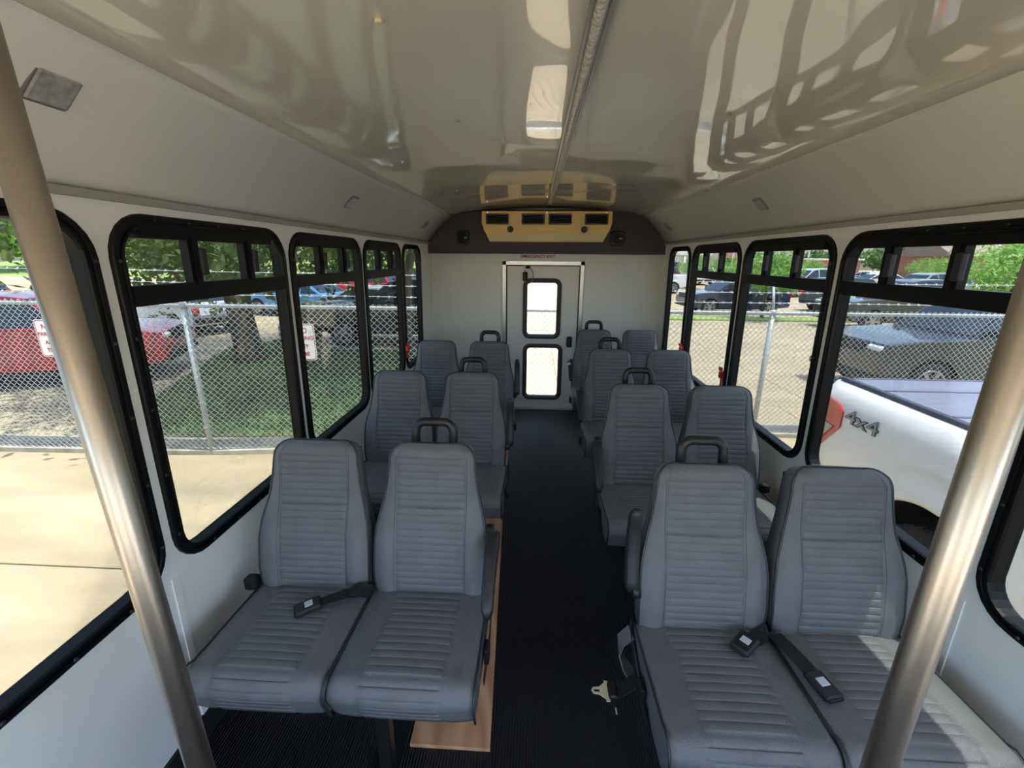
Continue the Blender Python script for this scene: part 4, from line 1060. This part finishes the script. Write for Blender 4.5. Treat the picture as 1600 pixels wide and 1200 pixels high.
bd2 = text_mesh('badge_face', '4x4', .150, mat('badge_silver', (150, 155, 164), .35), Mt2, bd, depth=.001, bold=-.0015); bd2.matrix_parent_inverse = Matrix.Identity(4); bd2.matrix_local = Mt.inverted() @ Mt2
# wheels, arch liners
for yy in (AY, -1.25):
    for s_ in (0, 1):
        xc = XS+.15 if s_ == 0 else XS+1.85
        mb = MB(); r_ = .41
        mb.lathe([(r_*.62, -.13), (r_*.92, -.135), (r_*.985, -.12), (r_, -.10), (r_, .10), (r_*.985, .12), (r_*.92, .135), (r_*.62, .13)], 'x', 40, (xc, yy, G+r_))
        wh = tb(mb, 'tyre', M_tyre)
        mb = MB()
        for k in range(44):
            for o_ in (-.085, -.03, .03, .085):
                a = 2*PI*(k+(.5 if o_ in (-.03, .085) else 0))/44; Mx = Matrix.Translation((xc+o_, yy, G+r_)) @ Matrix.Rotation(a, 4, 'X'); mb.box((-.022, -.016, r_-.004), (.022, .016, r_+.008), Mx)
        o = tb(mb, 'tread_blocks', M_tyre, wh); o['kind'] = 'stuff'
        sg = -1 if s_ == 0 else 1
        mb = MB().lathe([(r_*.64, sg*.10), (r_*.64, sg*.128), (r_*.56, sg*.128), (r_*.52, sg*.06), (.05, sg*.06)], 'x', 24, (xc, yy, G+r_))
        for k in range(6): mb.box((min(sg*.07, sg*.118), .04, -.035), (max(sg*.07, sg*.118), r_*.58, .035), Matrix.Translation((xc, yy, G+r_)) @ Matrix.Rotation(k*PI/3, 4, 'X'))
        tb(mb, 'rim', M_rim, wh)
        mb = MB(); lo = []
        for a in np.linspace(.15, PI-.15, 16): 
            c_, s2 = math.cos(a), math.sin(a); lo.append([(xc-.11, yy+(AR+.0)*c_, AZ+(AR)*s2), (xc+.36*(1 if s_ == 0 else -1)+ (0 if s_ == 0 else .11), yy+(AR)*c_, AZ+AR*s2), (xc+.36*(1 if s_ == 0 else -1)+(0 if s_ == 0 else .11), yy+(AR+.03)*c_, AZ+(AR+.03)*s2), (xc-.11, yy+(AR+.03)*c_, AZ+(AR+.03)*s2)])
        mb.loft(lo, cap=True, smooth=False)
        if yy == AY: tb(mb, 'arch_liner', M_matte)
tb(MB().tube([(XS+.2, AY, G+.41), (XS+1.8, AY, G+.41)], .05, 10), 'axle', M_matte)
tb(MB().rbox((XS+.55, -2.2, -.5), (XS+1.45, 3.55, -.34), .03), 'chassis', M_matte)
# cab and bonnet
cabp = [(1.28, -.44), (1.28, .60), (-2.45, .42), (-2.62, .30), (-2.64, -.30), (-2.5, -.44)]
fa = [(y, z) for y, z in arch(-1.25, -.46, .53, -.44)]
poly = [(1.28, -.44), (1.28, .60), (-.85, .58), (-2.3, .44), (-2.62, .30), (-2.64, -.30), (-2.5, -.44)]+[(y, z) for y, z in fa]
mb = MB(); lo = []
for x, k in ((XS, .03), (XS+.05, .0), (XS+1.95, .0), (XS+2.0, .03)): lo.append([(x, y, z*(1-k) if z > 0 else z) for y, z in poly])
mb.loft(lo, smooth=False)
for l in (lo[0], lo[-1]): mb.poly(l)
tb(mb, 'cab_body', M_white)
gp = [(1.25, .56), (1.05, 1.12), (.7, 1.18), (-.15, 1.17), (-.42, 1.12), (-1.15, .56)]
hw2 = lambda z: .96-.22*(z-.56)/.62
mb = MB().loft([[(XS+1-hw2(z), y, z), (XS+1, y, z+.02*(z > .6)), (XS+1+hw2(z), y, z)] for y, z in gp], closed=False, smooth=False)
for s_ in (-1, 1): mb.poly([(XS+1+s_*hw2(z), y, z) for y, z in gp])
tb(mb, 'cab_roof', M_white)
wq = [(1.08, .62), (.95, 1.08), (-.2, 1.09), (-.9, .62)]
for s_ in (-1, 1):
    for a, b_ in ((None, .32), (.24, None)):
        q = clip(wq, 0, a, True) if a is not None else clip(wq, 0, b_, False)
        tb(MB().poly([(XS+1+s_*(hw2(z)+.003), y, z) for y, z in q], (), (s_*.004, 0, 0)), 'side_window', M_carglass)
tb(MB().poly([(XS+.2, -1.06, .645), (XS+1.8, -1.06, .645), (XS+1.7, -.47, 1.10), (XS+.3, -.47, 1.10)], (), (0, -.01, .015)), 'windshield', M_carglass)
tb(MB().rbox((XS-.20, -.62, .58), (XS+.0, -.50, .78), .03), 'mirror', M_cladding)

# ---------------------------------------------------------------- lamp posts, buildings
def lamp_post(x, y, h, label, heads=2, r_=.11):
    t = tag(empty('lamp_post', (x, y, G)), label, 'lamp post', 'white lot lamp posts')
    MB().lathe([(.32, 0), (.32, .55), (.28, .6)], 'z', 16).build('base', M_conc2, t)
    MB().tube([(0, 0, .58), (0, 0, h)], [r_, r_*.75], 12).build('pole', M_poleW, t)
    for k in range(heads):
        a = PI*k; hd = MB().rbox((-.25, -.18, -.05), (.55, .18, .05), .03, Matrix.Translation((0, 0, h)) @ Matrix.Rotation(a, 4, 'Z') @ Matrix.Translation((.35, 0, 0))).build('lamp_head', M_poleW, t)
        MB().box((.3, -.14, -.056), (.8, .14, -.049), Matrix.Translation((0, 0, h)) @ Matrix.Rotation(a, 4, 'Z')).build('lens', M_lens, hd)
lamp_post(13.6, 20.6, 7.5, 'thick white lamp post between the black suv and the black window frame', 2, .2)
lamp_post(36.6, 38, 5.2, 'white lamp post by the slate blue suv at right', 2)
lamp_post(42.0, 38, 7.0, 'tall white lamp post before the trees at far right', 2, .16)
lamp_post(25.5, 60, 6.2, 'thin far lamp post left of the yellow-green tree', 2)
lamp_post(35.0, 60, 6.0, 'far lamp post above the far right row of cars', 2)
lamp_post(-7.2, 12.2, 5.0, 'white lamp post on a stone footing at the lawn edge', 1, .13)
col = tag(MB().rbox((-7.7, 12.6, G), (-6.7, 13.1, G+1.15), .03).build('stone_pier', mat('rough_limestone', (206, 194, 162), .9, rgb2=(150, 140, 116), nscale=5, bump=.8, bscale=12)), 'rough limestone pier at the end of the lawn', 'pier')
sb = tag(empty('showroom_building', (16, 66, G)), 'white flat-roofed showroom with tall dark windows on the right', 'building'); sb.scale = (1, 1, .66)
MB().rbox((-6, -4, 0), (7, 4, 4.6), .05).build('wall', M_bldg, sb); MB().rbox((-6.4, -4.6, 4.6), (7.4, 4.4, 5.3), .05).build('roof_band', M_bldg, sb)
for k in range(5): 
    f = MB().rbox((-5.4+k*2.4, -4.06, .4), (-3.7+k*2.4, -3.98, 3.4), .02).build('window', M_bldg, sb); MB().box((-5.25+k*2.4, -4.08, .55), (-3.85+k*2.4, -4.05, 3.25)).build('pane', M_winD, f)
for k in range(6): MB().tube([(-5.7+k*2.4, -4.4, 0), (-5.7+k*2.4, -4.4, 4.6)], .16, 10).build('column', M_bldg, sb)
hb_ = tag(empty('brick_house', (58, 62, G)), 'brick house with a gable roof before the trees at far right', 'building')
MB().box((-7, -4, 0), (7, 4, 3.2)).build('wall', M_brick, hb_)
MB().poly([(-3.5, -4.2, 3.0), (3.5, -4.2, 3.0), (0, -4.2, 6.2)], (), (0, .3, 0)).build('gable', M_brick, hb_)
MB().loft([[(-7.5, -4.6, 3.1), (-7.5, 0, 5.6), (-7.5, 4.6, 3.1)], [(7.5, -4.6, 3.1), (7.5, 0, 5.6), (7.5, 4.6, 3.1)]], closed=True, cap=True, smooth=False).build('roof', M_roof, hb_)
for x in (-5, -1, 2.5, 5.5): MB().rbox((x-.5, -4.05, .9), (x+.5, -3.98, 2.4), .02).build('window', M_winD, hb_)
rb = tag(empty('red_brick_building', (50, 66, G)), 'low reddish building behind the far lamp post', 'building')
rb.location = (40.5, 70, G); rb.scale = (1, 1, .6)
MB().box((-6, -3, 0), (6, 3, 4.2)).build('wall', mat('pink_brick', (196, 128, 118), .85), rb); MB().rbox((-6.3, -3.3, 4.2), (6.3, 3.3, 4.6), .03).build('parapet', M_bldg, rb)
for k in range(4): MB().rbox((-5+k*2.8, -3.05, .8), (-3.4+k*2.8, -2.98, 2.8), .02).build('window', M_winD, rb)
bb = tag(empty('roadside_board', (33, 78, G)), 'distant red and white roadside board on two posts', 'board'); bb.scale = (1, 1, .55)
for x in (-1.4, 1.4): MB().tube([(x, 0, 0), (x, 0, 6.5)], .1, 8).build('post', M_poleW, bb)
MB().rbox((-2.3, -.15, 5.0), (2.3, .15, 7.0), .04).build('panel', mat('faded_red_board', (196, 130, 128), .6), bb)
